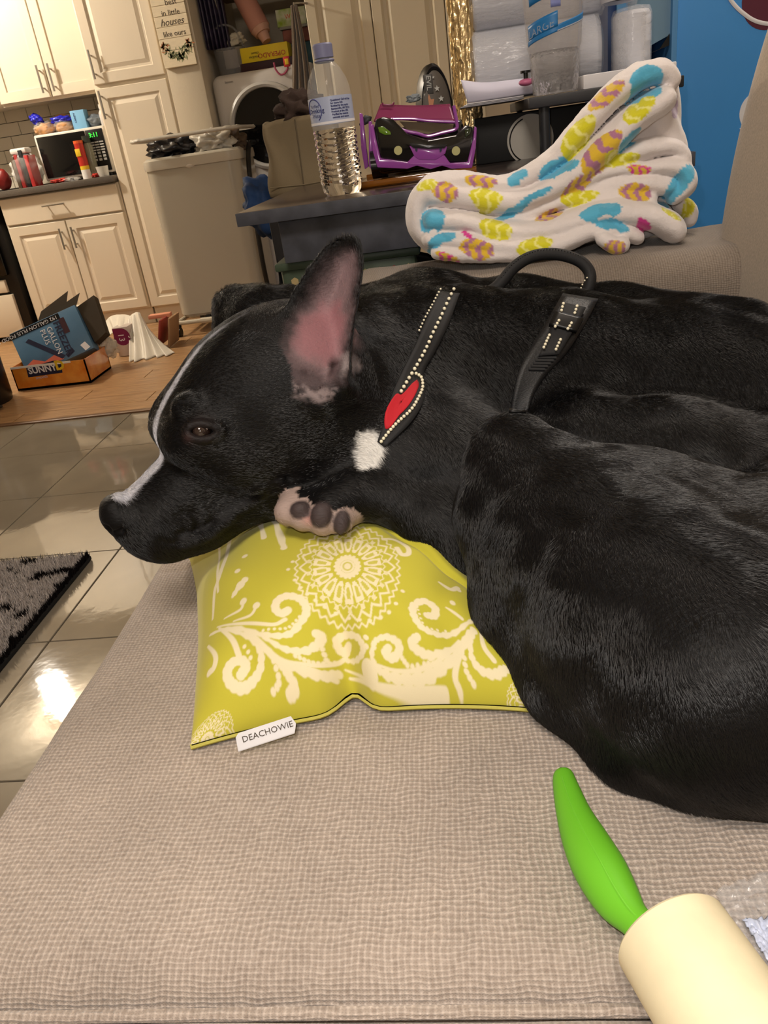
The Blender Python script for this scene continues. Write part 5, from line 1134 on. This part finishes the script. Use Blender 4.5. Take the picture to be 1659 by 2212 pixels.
# far ear, folded back
FE = Field  # (name kept short)
C_([(W(545, 690, .78), .022), (W(505, 668, .79), .017), (W(480, 705, .785), .009)], .012); C_([(W(505, 655, .79), .012), (W(560, 650, .80), .012), (W(620, 655, .80), .015)], .012); C_([(W(560, 690, .775), .03), (W(640, 690, .78), .03)], .02)

def onskin0(px, py): return DG.hit(px, py, .3, 1.2)
# near ear: a cupped leaf standing up
ear_px = [(588, 800), (592, 738), (610, 678), (640, 616), (676, 562), (712, 522), (742, 507), (772, 508), (792, 524), (798, 575), (790, 640), (780, 700), (772, 760), (768, 815), (748, 850), (705, 868), (655, 858), (615, 835)]
_z = (onskin0(680, 862) - EYE) @ FW; eo = W(690, 700, _z + .012); ez = FW * .95 + RT * .22 - DN * .10; ez = ez / np.linalg.norm(ez); ex_ = RT - ez * (RT @ ez); ex_ /= np.linalg.norm(ex_); ey_ = np.cross(ez, ex_)
if ey_ @ DN < 0: ey_ = -ey_
def e_loc(px, py):                                                           # pixel -> coordinates in the ear plane
    r = ray(px, py); t = ((eo - EYE) @ ez) / (r @ ez); q = EYE + r * t - eo; return q @ ex_, q @ ey_
EP = np.array([e_loc(*p) for p in ear_px]); EP = spline(np.vstack([EP, EP[:1]]), 4)[:-1]
def ear_fn(X, Y, Z):
    x, y, z = X - eo[0], Y - eo[1], Z - eo[2]
    a = x * ex_[0] + y * ex_[1] + z * ex_[2]; b = x * ey_[0] + y * ey_[1] + z * ey_[2]; c = x * ez[0] + y * ez[1] + z * ez[2]
    d = np.full(a.shape, 1e9, np.float32); ins = np.zeros(a.shape, bool); n = len(EP)
    for i in range(n):
        p, q = EP[i], EP[(i + 1) % n]; e = q - p; w0, w1 = a - p[0], b - p[1]; t = np.clip((w0 * e[0] + w1 * e[1]) / (e @ e), 0, 1)
        d = np.minimum(d, (w0 - t * e[0]) ** 2 + (w1 - t * e[1]) ** 2)
        ins ^= ((p[1] > b) != (q[1] > b)) & (a < (q[0] - p[0]) * (b - p[1]) / (q[1] - p[1] + 1e-12) + p[0])
    d = np.sqrt(d); sd = np.where(ins, -d, d); depth = np.clip(d * ins, 0, .03)
    c2 = c + .011 - .9 * depth + 8 * depth ** 2 * .6                                # deeper in the middle
    th = .0042 + .0015 * np.clip(b / .06, 0, 1)
    return np.maximum(sd + .004 - .0, np.abs(c2) - th + 0) * .8
mn = eo + ex_ * EP[:, 0].min() + ey_ * EP[:, 1].min(); pts_ = np.array([eo + ex_ * p[0] + ey_ * p[1] for p in EP])
DG.put(ear_fn, pts_.min(0) - .03, pts_.max(0) + .03, .008)
# ear base muscle and inner folds
_q = _z
for p, q, r0, r1 in (((620, 835, _q + .006), (690, 868, _q + .006), .009, .010), ((690, 868, _q + .006), (752, 850, _q + .012), .010, .008), ((608, 800, _q + .008), (640, 700, _q + .016), .008, .005)):
    C_([(W(*p), r0), (W(*q), r1)], .010)
for pts in (((742, 790, _q), (735, 815, _q - .002), (748, 838, _q)), ((722, 800, _q + .003), (715, 825, _q + .001)), ((640, 760, _q + .008), (655, 800, _q + .006), (690, 835, _q + .002))):
    C_([(W(*p), .0035) for p in pts], .006)

# ---- facial detail placed on the finished surface
def onskin(px, py, push=0):
    h = DG.hit(px, py, .3, 1.2); 
    if h is None: return W(px, py, .68)
    return h + DG.grad(h) * push
def groove(pts, r=.0012, k=.002, push=.0004, cut=True, n=5):
    P = [onskin(x, y, push) for x, y in spline(pts, n)]
    for a, b in zip(P, P[1:]): DG.cone(a, b, r, r, k, cut)
eyec = onskin(433, 930); eg = DG.grad(eyec)
ridge = [[onskin(x, y, .0012) for x, y in spline(P, 5)] for P in (((400, 930), (412, 920), (435, 916), (460, 920), (480, 930)), ((402, 940), (420, 948), (448, 949), (476, 938)), ((385, 892), (395, 872), (420, 866)))]
E_(eyec, (.0125, .0095, .0045), np.stack([RT * .98 + DN * .05, FW, DN]), .004, True)
for P in ridge[:2]:
    for a, b in zip(P, P[1:]): DG.cone(a, b, .0016, .0016, .004)
for a, b in zip(ridge[2], ridge[2][1:]): DG.cone(a, b, .0012, .0012, .010)
# upper lid hangs low over the eye
P = [onskin(x, y, -.001) for x, y in ((404, 920), (430, 913), (466, 921))]
groove([(600, 1050), (570, 1058), (548, 1078), (520, 1092), (470, 1120), (420, 1150)], .0028, .003)
groove([(640, 1030), (612, 1042), (590, 1068), (560, 1085)], .002, .003)
groove([(560, 1045), (585, 1045), (600, 1060), (590, 1080)], .0012, .002)
groove([(520, 1072), (560, 1062), (600, 1036), (625, 1030)], .002, .003)
for P in (((385, 1108), (408, 1110), (420, 1130), (410, 1150), (385, 1160)), ((372, 1120), (392, 1122), (400, 1138), (385, 1150)), ((350, 1140), (375, 1150), (400, 1148)), ((340, 1125), (365, 1135), (388, 1132)), ((345, 1165), (375, 1172), (405, 1160)), ((405, 1100), (425, 1120), (424, 1150))): groove(P, .0017, .0025)
groove([(292, 1098), (300, 1120), (295, 1150)], .0012, .002)

# ---- paw under the chin: toes and pads
toes = [((622, 1106, .672), .0125), ((655, 1118, .667), .0125), ((697, 1126, .662), .0130), ((736, 1126, .664), .0110)]
for (q, r) in toes: C_([(W(*q), r), (W(q[0] + 22, q[1] - 22, q[2] + .016), r * 1.0)], .004)
C_([(W(640, 1092, .68), .014), (W(700, 1096, .68), .016), (W(740, 1100, .68), .013)], .006)
pads = [((648, 1100), (.0085, .0075), -.2), ((693, 1112), (.0092, .0108), .25), ((738, 1130), (.0065, .0108), .15)]
padc = []
for (px, py), (rx_, ry_), a in pads:
    c0 = onskin(px, py, -.001); E_(c0, (rx_, .0050, ry_), np.stack([RT * math.cos(a) + DN * math.sin(a), FW, DN * math.cos(a) - RT * math.sin(a)]), .0015); padc.append((c0, rx_, ry_, a))
groove([(668, 1098), (672, 1120), (668, 1140)], .0012, .002); groove([(716, 1105), (717, 1125), (714, 1145)], .0012, .002)

for P_l, r_ in ((((470, 1122), (530, 1092), (575, 1062), (612, 1044)), .0038), (((540, 1062), (572, 1048), (604, 1040)), .0032), (((395, 1172), (440, 1160), (500, 1120)), .0034)):
    Pq = [onskin(x, y, -.0006) for x, y in spline(P_l, 5)]
    for a, b in zip(Pq, Pq[1:]): DG.cone(a, b, r_, r_, .004)
V, Q = DG.mesh(1)
# grow the coat slightly rough where hair tufts stand (ear base)
NV = np.zeros_like(V); fn_ = np.cross(V[Q[:, 2]] - V[Q[:, 0]], V[Q[:, 3]] - V[Q[:, 1]])
for i in range(4): np.add.at(NV, Q[:, i], fn_)
NV /= np.linalg.norm(NV, axis=1, keepdims=True) + 1e-12
nA = np.array([noise.noise(Vector((float(v[0]), float(v[1]), float(v[2]))) * 90) for v in V]); nB = np.array([noise.noise(Vector((float(v[0]), float(v[1]), float(v[2]))) * 320) for v in V])
# ---- colours of the coat itself
blk = np.array(rgb(9, 8, 9)[:3]); K = np.tile(blk, (len(V), 1)) * (1 + .15 * nA)[:, None]
def paint(mask, c):
    global K
    mask = np.clip(mask, 0, 1)[:, None]; K = K * (1 - mask) + np.array(c)[None] * mask
hd = (V - HO) @ HA.T; wh = np.array(rgb(196, 196, 204)[:3])
isH = (hd[:, 0] > -.03) & (hd[:, 0] < .175) & (hd[:, 2] > -.03)
wid = np.interp(hd[:, 0], [-.02, .04, .08, .11, .15, .165], [.0012, .0042, .0062, .0085, .0105, .011])
paint(np.clip((wid - np.abs(hd[:, 1] + .002) + .0022 * nA + .0012 * nB) / .003 + .3, 0, 1) * isH * (hd[:, 0] < .150) * np.interp(hd[:, 0], [-.03, .01, .04], [.1, .6, 1]) * (hd[:, 2] > -.030), wh)
paint((np.abs(hd[:, 1]) < .02) * (hd[:, 0] > .13) * np.clip((-.072 - hd[:, 2]) / .004, 0, 1), np.array(rgb(190, 180, 186)[:3]) )
# nose leather
nz_ = ((hd[:, 0] - .161) / .0155) ** 2 + (hd[:, 1] / .018) ** 2 + ((hd[:, 2] + .010) / .0175) ** 2 < 1
K[nz_] = np.array(rgb(14, 13, 14)[:3])
# dark brown eye rims
for c0, r_, col_, st in ((eyec, .016, rgb(40, 32, 31), .7),): paint(np.clip(1.2 - np.linalg.norm(V - c0, axis=1) / r_, 0, 1) * st, col_[:3])
ic = onskin(402, 948); paint(np.clip(1.2 - np.linalg.norm(V - ic, axis=1) / .006, 0, 1) * .6, rgb(70, 52, 50)[:3])
# inner ear
q = V - eo; ea, eb, ec = q @ ex_, q @ ey_, q @ ez
front = (NV @ ez < -.15) & (np.abs(ec) < .03)
def poly_sd(P, a, b):
    d = np.full(a.shape, 1e9); ins = np.zeros(a.shape, bool); n = len(P)
    for i in range(n):
        p, r = P[i], P[(i + 1) % n]; e = r - p; w0, w1 = a - p[0], b - p[1]; t = np.clip((w0 * e[0] + w1 * e[1]) / (e @ e + 1e-12), 0, 1); d = np.minimum(d, np.hypot(w0 - t * e[0], w1 - t * e[1])); ins ^= ((p[1] > b) != (r[1] > b)) & (a < (r[0] - p[0]) * (b - p[1]) / (r[1] - p[1] + 1e-12) + p[0])
    return np.where(ins, d, -d)
def area(P, f): return np.clip(.5 + (poly_sd(np.array([e_loc(*p) for p in P]), ea, eb) + .0035 * nA + .002 * nB) / f, 0, 1) * front
paint(area([(640, 800), (640, 700), (672, 630), (712, 570), (742, 545), (772, 550), (778, 600), (766, 680), (756, 760), (752, 830), (700, 852), (640, 838), (612, 815), (618, 800)], .012) * .85, rgb(86, 72, 74)[:3])
paint(area([(655, 770), (662, 690), (700, 625), (735, 570), (762, 560), (768, 600), (758, 660), (748, 720), (740, 780), (720, 820), (690, 800), (665, 790)], .012) * .9, rgb(132, 108, 111)[:3])
paint(area([(655, 750), (660, 700), (690, 665), (735, 650), (745, 690), (738, 760), (710, 790), (680, 775)], .010) * .8, rgb(150, 102, 108)[:3])
paint(area([(672, 800), (700, 790), (728, 780), (745, 800), (735, 845), (700, 850), (675, 835)], .008) * np.clip(nA * 3 + .2, 0, 1), rgb(40, 26, 28)[:3])
paint(area([(606, 812), (640, 822), (700, 845), (740, 840), (738, 858), (700, 868), (650, 856), (615, 836)], .006) * np.clip(.55 + nB * 2 + nA, 0, 1), rgb(128, 114, 114)[:3])
paint(area([(745, 770), (760, 765), (766, 800), (752, 815)], .005) * .8, rgb(140, 128, 128)[:3])
# white chest spot, paw
for (px, py, r_) in ((797, 966, .0145), (792, 988, .0115)):
    c0 = onskin(px, py); paint(np.clip((1 + .35 * nA + .2 * nB - np.linalg.norm(V - c0, axis=1) / r_) * 6, 0, 1), rgb(226, 224, 220)[:3])
pc_ = W(672, 1116, .672); inpaw = np.linalg.norm((V - pc_) * 1.0, axis=1)
tip = np.clip((.048 + .004 * nA - inpaw) / .006, 0, 1); onpaw = np.zeros(len(V), bool)
for (q_, r) in toes:
    a_, b_ = W(*q_), W(q_[0] + 22, q_[1] - 22, q_[2] + .016); d_ = b_ - a_; t_ = np.clip((V - a_) @ d_ / (d_ @ d_), 0, 1); onpaw |= np.linalg.norm(V - a_ - t_[:, None] * d_, axis=1) < r + .0035
paint(tip * onpaw * (V[:, 2] > .50), rgb(168, 148, 140)[:3]); c0 = onskin(668, 1118); paint(np.clip(1 - np.linalg.norm(V - c0, axis=1) / .010, 0, 1) * .6, rgb(206, 140, 130)[:3])
for c0, rx_, ry_, a in padc:
    d = V - c0; u, v = d @ (RT * math.cos(a) + DN * math.sin(a)) / (rx_ + .0012), d @ (DN * math.cos(a) - RT * math.sin(a)) / (ry_ + .0012)
    paint(np.clip((1.05 - np.hypot(u, v)) * 5, 0, 1) * (np.abs(d @ FW) < .008), rgb(70, 60, 60)[:3])
m_fur = mat('black_coat', attr='col', rough=.55, spec=.22, sheen=.05, bump=.0)
nt = m_fur.node_tree; N = nt.nodes; L = nt.links; p_ = N['Principled BSDF']; p_.inputs['Sheen Roughness'].default_value = .35; p_.inputs['Sheen Tint'].default_value = (.8, .82, .9, 1)
tc = N.new('ShaderNodeTexCoord'); mp = N.new('ShaderNodeMapping'); mp.inputs['Rotation'].default_value = (.3, .5, .75); mp.inputs['Scale'].default_value = (160, 620, 520); L.new(tc.outputs['Object'], mp.inputs['Vector'])
nz = N.new('ShaderNodeTexNoise'); nz.inputs['Scale'].default_value = 1; nz.inputs['Detail'].default_value = 3; L.new(mp.outputs[0], nz.inputs['Vector'])
n2 = N.new('ShaderNodeTexNoise'); n2.inputs['Scale'].default_value = 55; n2.inputs['Detail'].default_value = 3; L.new(tc.outputs['Object'], n2.inputs['Vector'])
ad = N.new('ShaderNodeMath'); ad.operation = 'MULTIPLY_ADD'; L.new(n2.outputs[0], ad.inputs[0]); ad.inputs[1].default_value = .8; L.new(nz.outputs[0], ad.inputs[2])
bp = N.new('ShaderNodeBump'); bp.inputs['Strength'].default_value = .45; bp.inputs['Distance'].default_value = .0014; L.new(ad.outputs[0], bp.inputs['Height']); L.new(bp.outputs[0], p_.inputs['Normal'])
dog = thing('dog', 'black dog with white face stripe curled asleep on the sofa, muzzle on the green pillow', 'dog', (.05, .7, .48))
body = npmesh('body', V, Q, m_fur, dog, K)
bvh = BVHTree.FromPolygons([Vector(v) for v in V.astype(float)], [tuple(int(i) for i in q) for q in Q])
# short coat: real hairs lying along the body, coloured like the skin under them
def coat(n=560000):
    T = np.concatenate([Q[:, [0, 1, 2]], Q[:, [0, 2, 3]]]); a, b, c = V[T[:, 0]], V[T[:, 1]], V[T[:, 2]]
    ar = np.linalg.norm(np.cross(b - a, c - a), axis=1); cen = (a + b + c) / 3
    ar = ar * (cen[:, 2] > .484) * (cen[:, 0] < .36); cdf = np.cumsum(ar); i = np.searchsorted(cdf, RNG.random(n) * cdf[-1]); i = np.clip(i, 0, len(T) - 1)
    r1, r2 = np.sqrt(RNG.random(n)), RNG.random(n); w = np.stack([1 - r1, r1 * (1 - r2), r1 * r2], 1)
    P = (V[T[i]] * w[..., None]).sum(1); Nn = (NV[T[i]] * w[..., None]).sum(1); Nn /= np.linalg.norm(Nn, axis=1, keepdims=True); cc = (K[T[i]] * w[..., None]).sum(1)
    hdp = (P - HO) @ HA.T; onhead = np.clip(1.3 - np.linalg.norm(hdp * [1, 1, 1.1], axis=1) / .13, 0, 1)
    q = P - eo; ins = (np.abs(q @ ez) < .03) & (q @ ey_ < .065) & (q @ ey_ > -.1) & (np.abs(q @ ex_) < .06)
    pink = (cc[:, 0] > 1.25 * cc[:, 1]) & (cc[:, 0] > .03)
    nose = ((hdp[:, 0] - .161) / .0165) ** 2 + (hdp[:, 1] / .019) ** 2 + ((hdp[:, 2] + .010) / .019) ** 2 < 1.05
    keep = ~nose & (np.linalg.norm(P - eyec, axis=1) > .0125) & ~((np.linalg.norm(P - pc_, axis=1) < .05) & (RNG.random(n) < .85)) & ~(pink & (RNG.random(n) < .8))
    P, Nn, cc, onhead, ins, hdp = [x[keep] for x in (P, Nn, cc, onhead, ins, hdp)]; n = len(P)
    flow = (RT * .45 + DN * .85)[None] * (1 - onhead)[:, None] + (-hx_ * 1.0 + up_ * .0)[None] * onhead[:, None]
    flow = np.where(ins[:, None], (-ey_)[None], flow)
    thigh = np.clip(1 - np.linalg.norm((P - W(1350, 1300, .53)) , axis=1) / .22, 0, 1)[:, None]; flow = flow * (1 - thigh) + (RT * .55 + DN * .9 + FW * .2)[None] * thigh
    flow += .25 * np.stack([noise_v(P * 14), noise_v(P * 14 + 9), noise_v(P * 14 + 19)], 1) + RNG.normal(0, .10, (n, 3))
    tg = flow - Nn * (flow * Nn).sum(1, keepdims=True); tg /= np.linalg.norm(tg, axis=1, keepdims=True) + 1e-9
    L_ = (.0068 - .0036 * onhead - .002 * ins) * (.7 + .5 * RNG.random(n)); pts = []
    far = np.clip(((P - EYE) @ FW - .70) / .10, 0, 1) * (1 - onhead) * .30 + .1
    for t, up in ((0, -.0003), (.5, .8), (1, 1.2)): pts.append(P + tg * (L_ * t)[:, None] * .95 + Nn * (L_ * up * far if up > 0 else np.full(n, up))[:, None])
    hc = bpy.data.hair_curves.new('coat'); hc.add_curves([3] * n)
    hc.attributes['position'].data.foreach_set('vector', np.stack(pts, 1).astype(np.float32).ravel())
    rad = np.tile(np.array([.00013, .00010, .00003], np.float32), n); ra = hc.attributes.get('radius') or hc.attributes.new('radius', 'FLOAT', 'POINT'); ra.data.foreach_set('value', rad)
    ca_ = hc.attributes.new('col', 'FLOAT_COLOR', 'CURVE'); k4 = np.ones((n, 4), np.float32); k4[:, :3] = cc * (.7 + .6 * RNG.random((n, 1))); ca_.data.foreach_set('color', k4.ravel())
    hc.materials.append(m_hair); o = bpy.data.objects.new('coat', hc); COL.objects.link(o); o.parent = dog; o.location = -Vector(dog.location); o['kind'] = 'stuff'
def noise_v(p):
    s = p * 6.0; return np.sin(s[:, 0] * 1.3 + np.sin(s[:, 1] * .9 + 1) * 1.5) * np.cos(s[:, 2] * 1.1 + s[:, 1] * .5)
m_hair = mat('coat_hair', attr='col', rough=.32, spec=.75)
coat()
# eyeball
ec_ = eyec - eg * .0062
eye = B().ell(ec_, (.0085, .0085, .0085), u=32, v=20).obj('eyeball', mat('eye_brown', rgb(34, 22, 18), .04, coat=1), dog, ang=3)
e2 = EYE - ec_; e2 = e2 / np.linalg.norm(e2); ir = e2 + (-RT) * .25 + DN * .15; ir /= np.linalg.norm(ir)
B().ell(ec_ + ir * .0032, (.0066, .0066, .0066), u=24, v=16).obj('iris', mat('iris_dark', rgb(46, 34, 30), .03, coat=1), eye, ang=3)
B().ell(ec_ + (RT * .55 - FW * .75 + DN * -.1) * .0066 * 1.05, (.0028, .0012, .0022), u=16, v=10).obj('eye_white', mat('eye_white', rgb(170, 150, 142), .1, coat=1), eye, ang=3)

# ================================================================ harness
def skin(px, py, off=.0015):
    r = Vector([float(v) for v in ray(px, py)]); loc, nrm, i, d = bvh.ray_cast(Vector([float(v) for v in EYE]), r.normalized())
    if loc is None: return None
    if nrm.dot(r) > 0: nrm = -nrm
    return np.array(loc) + np.array(nrm) * off
har = thing('dog_harness', 'black dog harness with dotted reflective stitching, red heart patch and top handle', 'harness', W(1000, 800, .8))
m_web = mat('harness_web', rgb(26, 26, 28), .7, bump=.3, bs=700); m_refl = mat('reflective_bead', rgb(245, 238, 210), .25, emit=0, spec=1); m_heart = mat('heart_red', rgb(190, 22, 38), .75, bump=.2, bs=300)
def strap(L_, R_, name, m, off=.0025, n=8, parent=None, th=.002, nx=6):
    A_, B_ = spline(L_, n), spline(R_, n); k = min(len(A_), len(B_)); P = []
    for i in range(k):
        row = []
        for t in np.linspace(0, 1, nx):
            q = A_[i] * (1 - t) + B_[i] * t; s_ = skin(q[0], q[1], off)
            row.append(s_)
        P.append(row)
    last = None
    for i, row in enumerate(P):
        for j, s_ in enumerate(row):
            if s_ is None: row[j] = next((x for x in row if x is not None), last)
            if row[j] is not None: last = row[j]
    return gridmesh(name, np.array([r for r in P if all(x is not None for x in r)]), m, parent or har, thick=th)
strap([(944, 636), (920, 690), (893, 750), (868, 800), (845, 850), (832, 900), (815, 955)], [(992, 640), (968, 700), (935, 765), (912, 808), (916, 860), (890, 912), (832, 968)], 'chest_strap', m_web)
def beads(pts, step, r, name, parent, off=.0048):
    P = spline(pts, 30); acc = 0; last = P[0]; out = []
    for q in P:
        acc += np.hypot(*(q - last)); last = q
        if acc >= step or not out: out.append(q); acc = 0
    b = B()
    for q in out:
        s_ = skin(q[0], q[1], off)
        if s_ is not None: b.ell(s_, (r, r, r), u=8, v=6)
    o = b.obj(name, m_refl, parent, ang=3); o['kind'] = 'stuff'; return o
beads([(951, 634), (933, 662), (915, 692), (899, 722)], 7, .0011, 'reflective_stitching', har)
beads([(979, 634), (955, 678), (930, 725), (905, 775), (882, 815), (861, 851)], 10.5, .0018, 'reflective_stitching', har)
beads([(893, 813), (905, 822), (909, 845), (900, 870), (885, 893), (860, 915), (840, 935), (822, 958)], 7, .0016, 'reflective_stitching', har)
hp = [(896, 826), (901, 838), (893, 862), (878, 885), (860, 903), (843, 925), (831, 928), (828, 905), (833, 882), (850, 856), (862, 858), (872, 850), (884, 836)]
c0 = np.mean(hp, 0); P_ = []
for q in spline(hp + hp[:1], 4)[:-1]:
    P_.append([skin(*(c0 + (q - c0) * t), .0038) for t in np.linspace(.05, 1, 7)])
gridmesh('heart_patch', np.array(P_), m_heart, har, closed_u=True, thick=.001)
strap([(1215, 640), (1185, 690), (1150, 745), (1120, 800), (1105, 860), (1100, 895)], [(1290, 652), (1262, 705), (1222, 765), (1180, 810), (1155, 850), (1142, 895)], 'girth_strap', mat('girth_web', rgb(16, 16, 18), .45, bump=.6, bs=500, stretch=(1, 1, 3)))
strap([(1215, 668), (1190, 715), (1160, 775)], [(1262, 678), (1236, 722), (1205, 772)], 'buckle_webbing', m_web, off=.0075)
bkl = strap([(1196, 690), (1182, 716)], [(1255, 705), (1240, 730)], 'buckle', m_black, off=.010, th=.005)
for k, (x0, y0, x1, y1) in enumerate(((1213, 677, 1209, 690), (1241, 682, 1236, 695), (1203, 710, 1193, 724), (1229, 715, 1219, 730), (1182, 738, 1169, 763), (1206, 747, 1194, 770))): beads([(x0, y0), (x1, y1)], 6.5, .0016, 'reflective_stitching', har, .0125)
for k in range(5): 
    t_ = k / 4; a_, b_ = skin(1160 - 20 * t_, 775 + 40 * t_ * .6, .004), skin(1200 - 25 * t_, 776 + 40 * t_ * .6, .004)
    if a_ is not None and b_ is not None: B().tube([a_, b_], .002, 6).obj('webbing_rib', m_web, har)
hp3 = [W(1040, 640, .885), W(1075, 618, .88), W(1110, 578, .88), W(1150, 554, .88), W(1200, 549, .88), W(1248, 562, .88), W(1272, 585, .88), W(1274, 612, .88), W(1262, 645, .885)]
hd_ = B().tube(spline(hp3, 8), .0068, 14).obj('handle', m_web, har)
b_ = B()
for k in range(60):
    q = spline(hp3, 8); i = 10 + int(k / 60 * 44); 
    b_.tube([q[i] + np.array([0, -.001, .0062]), q[i] + np.array([0, -.0045, .0055])], .0006, 5)
o = b_.obj('grip_rib', m_black, hd_); o['kind'] = 'stuff'
for (px, py) in ((1257, 606), (1252, 615), (1249, 622), (1262, 600)): B().ell(W(px + 6, py, .872), (.001,) * 3, u=8, v=6).obj('reflective_bead', m_refl, hd_)
# ================================================================ pet hair roller
rl = thing('lint_roller', 'lint roller with bright green handle and cream paper roll lying on the sofa', 'lint roller', (.07, .27, .48))
a0 = on(1450, 2022, 2, .509); a1 = on(1606, 2260, 2, .509); ax = (a1 - a0) / np.linalg.norm(a1 - a0); ax[2] = 0; ax /= np.linalg.norm(ax); Ln = .105
Mx = Matrix.Translation([float(v) for v in a0]) @ Vector([float(v) for v in ax]).to_track_quat('Z', 'Y').to_matrix().to_4x4()
m_crm = mat('roll_cream', rgb(236, 224, 188), .75, var=.03, vs=60)
B().lathe([(.020, -.0005), (.0282, -.0005), (.0292, .0008), (.0292, Ln - .001), (.0282, Ln), (.02, Ln)], Mx, 72).obj('paper_roll', m_crm, rl)
m_grn = mat('handle_green', rgb(112, 196, 44), .5, bump=.02, bs=900)
B().lathe([(0, .004), (.0205, .004), (.0205, Ln - .003), (0, Ln - .003)], Mx, 40).obj('core', mat('core_green', rgb(90, 170, 40), .5), rl)
hpz = [(1216, 1668, .491, .0020), (1216, 1672, .491, .0062), (1222, 1700, .492, .0082), (1240, 1760, .494, .0108), (1268, 1825, .496, .0138), (1300, 1885, .498, .0146), (1335, 1945, .500, .0125), (1368, 1985, .504, .0090), (1400, 2010, .507, .0092), (1440, 2015, .509, .011)]
sp_ = spline([np.append(on(x, y, 2, z), r) for x, y, z, r in hpz], 8)
B().tube([q[:3] for q in sp_], [float(q[3]) for q in sp_], 20, flat=.85).obj('handle', m_grn, rl)
gl = B().tube([q[:3] + np.array([-.0015, -.001, q[3] * .84]) for q in sp_[14:60]], .0006, 6).obj('mould_line', mat('line_green', rgb(120, 205, 52), .5), rl)

# crinkled clear wrapper at the right edge of the picture
def sheet(name, poly, m, parent, seed, amp=.006, z0=.482, n=34):
    P = []
    for i in range(n):
        row = []
        for j in range(n):
            u, v = i / (n - 1), j / (n - 1); q = [np.array(p) for p in poly]; p = (1 - u) * (1 - v) * q[0] + u * (1 - v) * q[1] + u * v * q[2] + (1 - u) * v * q[3]
            h = abs(noise.noise((u * 6 + seed, v * 6, 0))) * amp * 1.6 + abs(noise.noise((u * 15 + seed, v * 15, 4))) * amp * .7
            row.append((p[0], p[1], z0 + h))
        P.append(row)
    return gridmesh(name, np.array(P), m, parent, thick=.0003)
wr = thing('clear_wrapper', 'crinkled clear plastic wrapper lying right of the cream roller on the sofa', 'wrapper', on(1640, 1950, 2, .48))
g = lambda x, y: on(x, y, 2, .485)
sheet('film', (g(1545, 1925), g(1750, 1840), g(1800, 2150), g(1640, 2090)), mat('wrapper_film', rgb(240, 242, 246), .08, alpha=.12, spec=1, bump=.4, bs=90), wr, 3)
sheet('printed_corner', (g(1602, 1990), g(1700, 1990), g(1760, 2140), g(1665, 2095)), mat('wrapper_print', rgb(196, 204, 226), .1, bump=.3, bs=60), wr, 8, .004, .486)
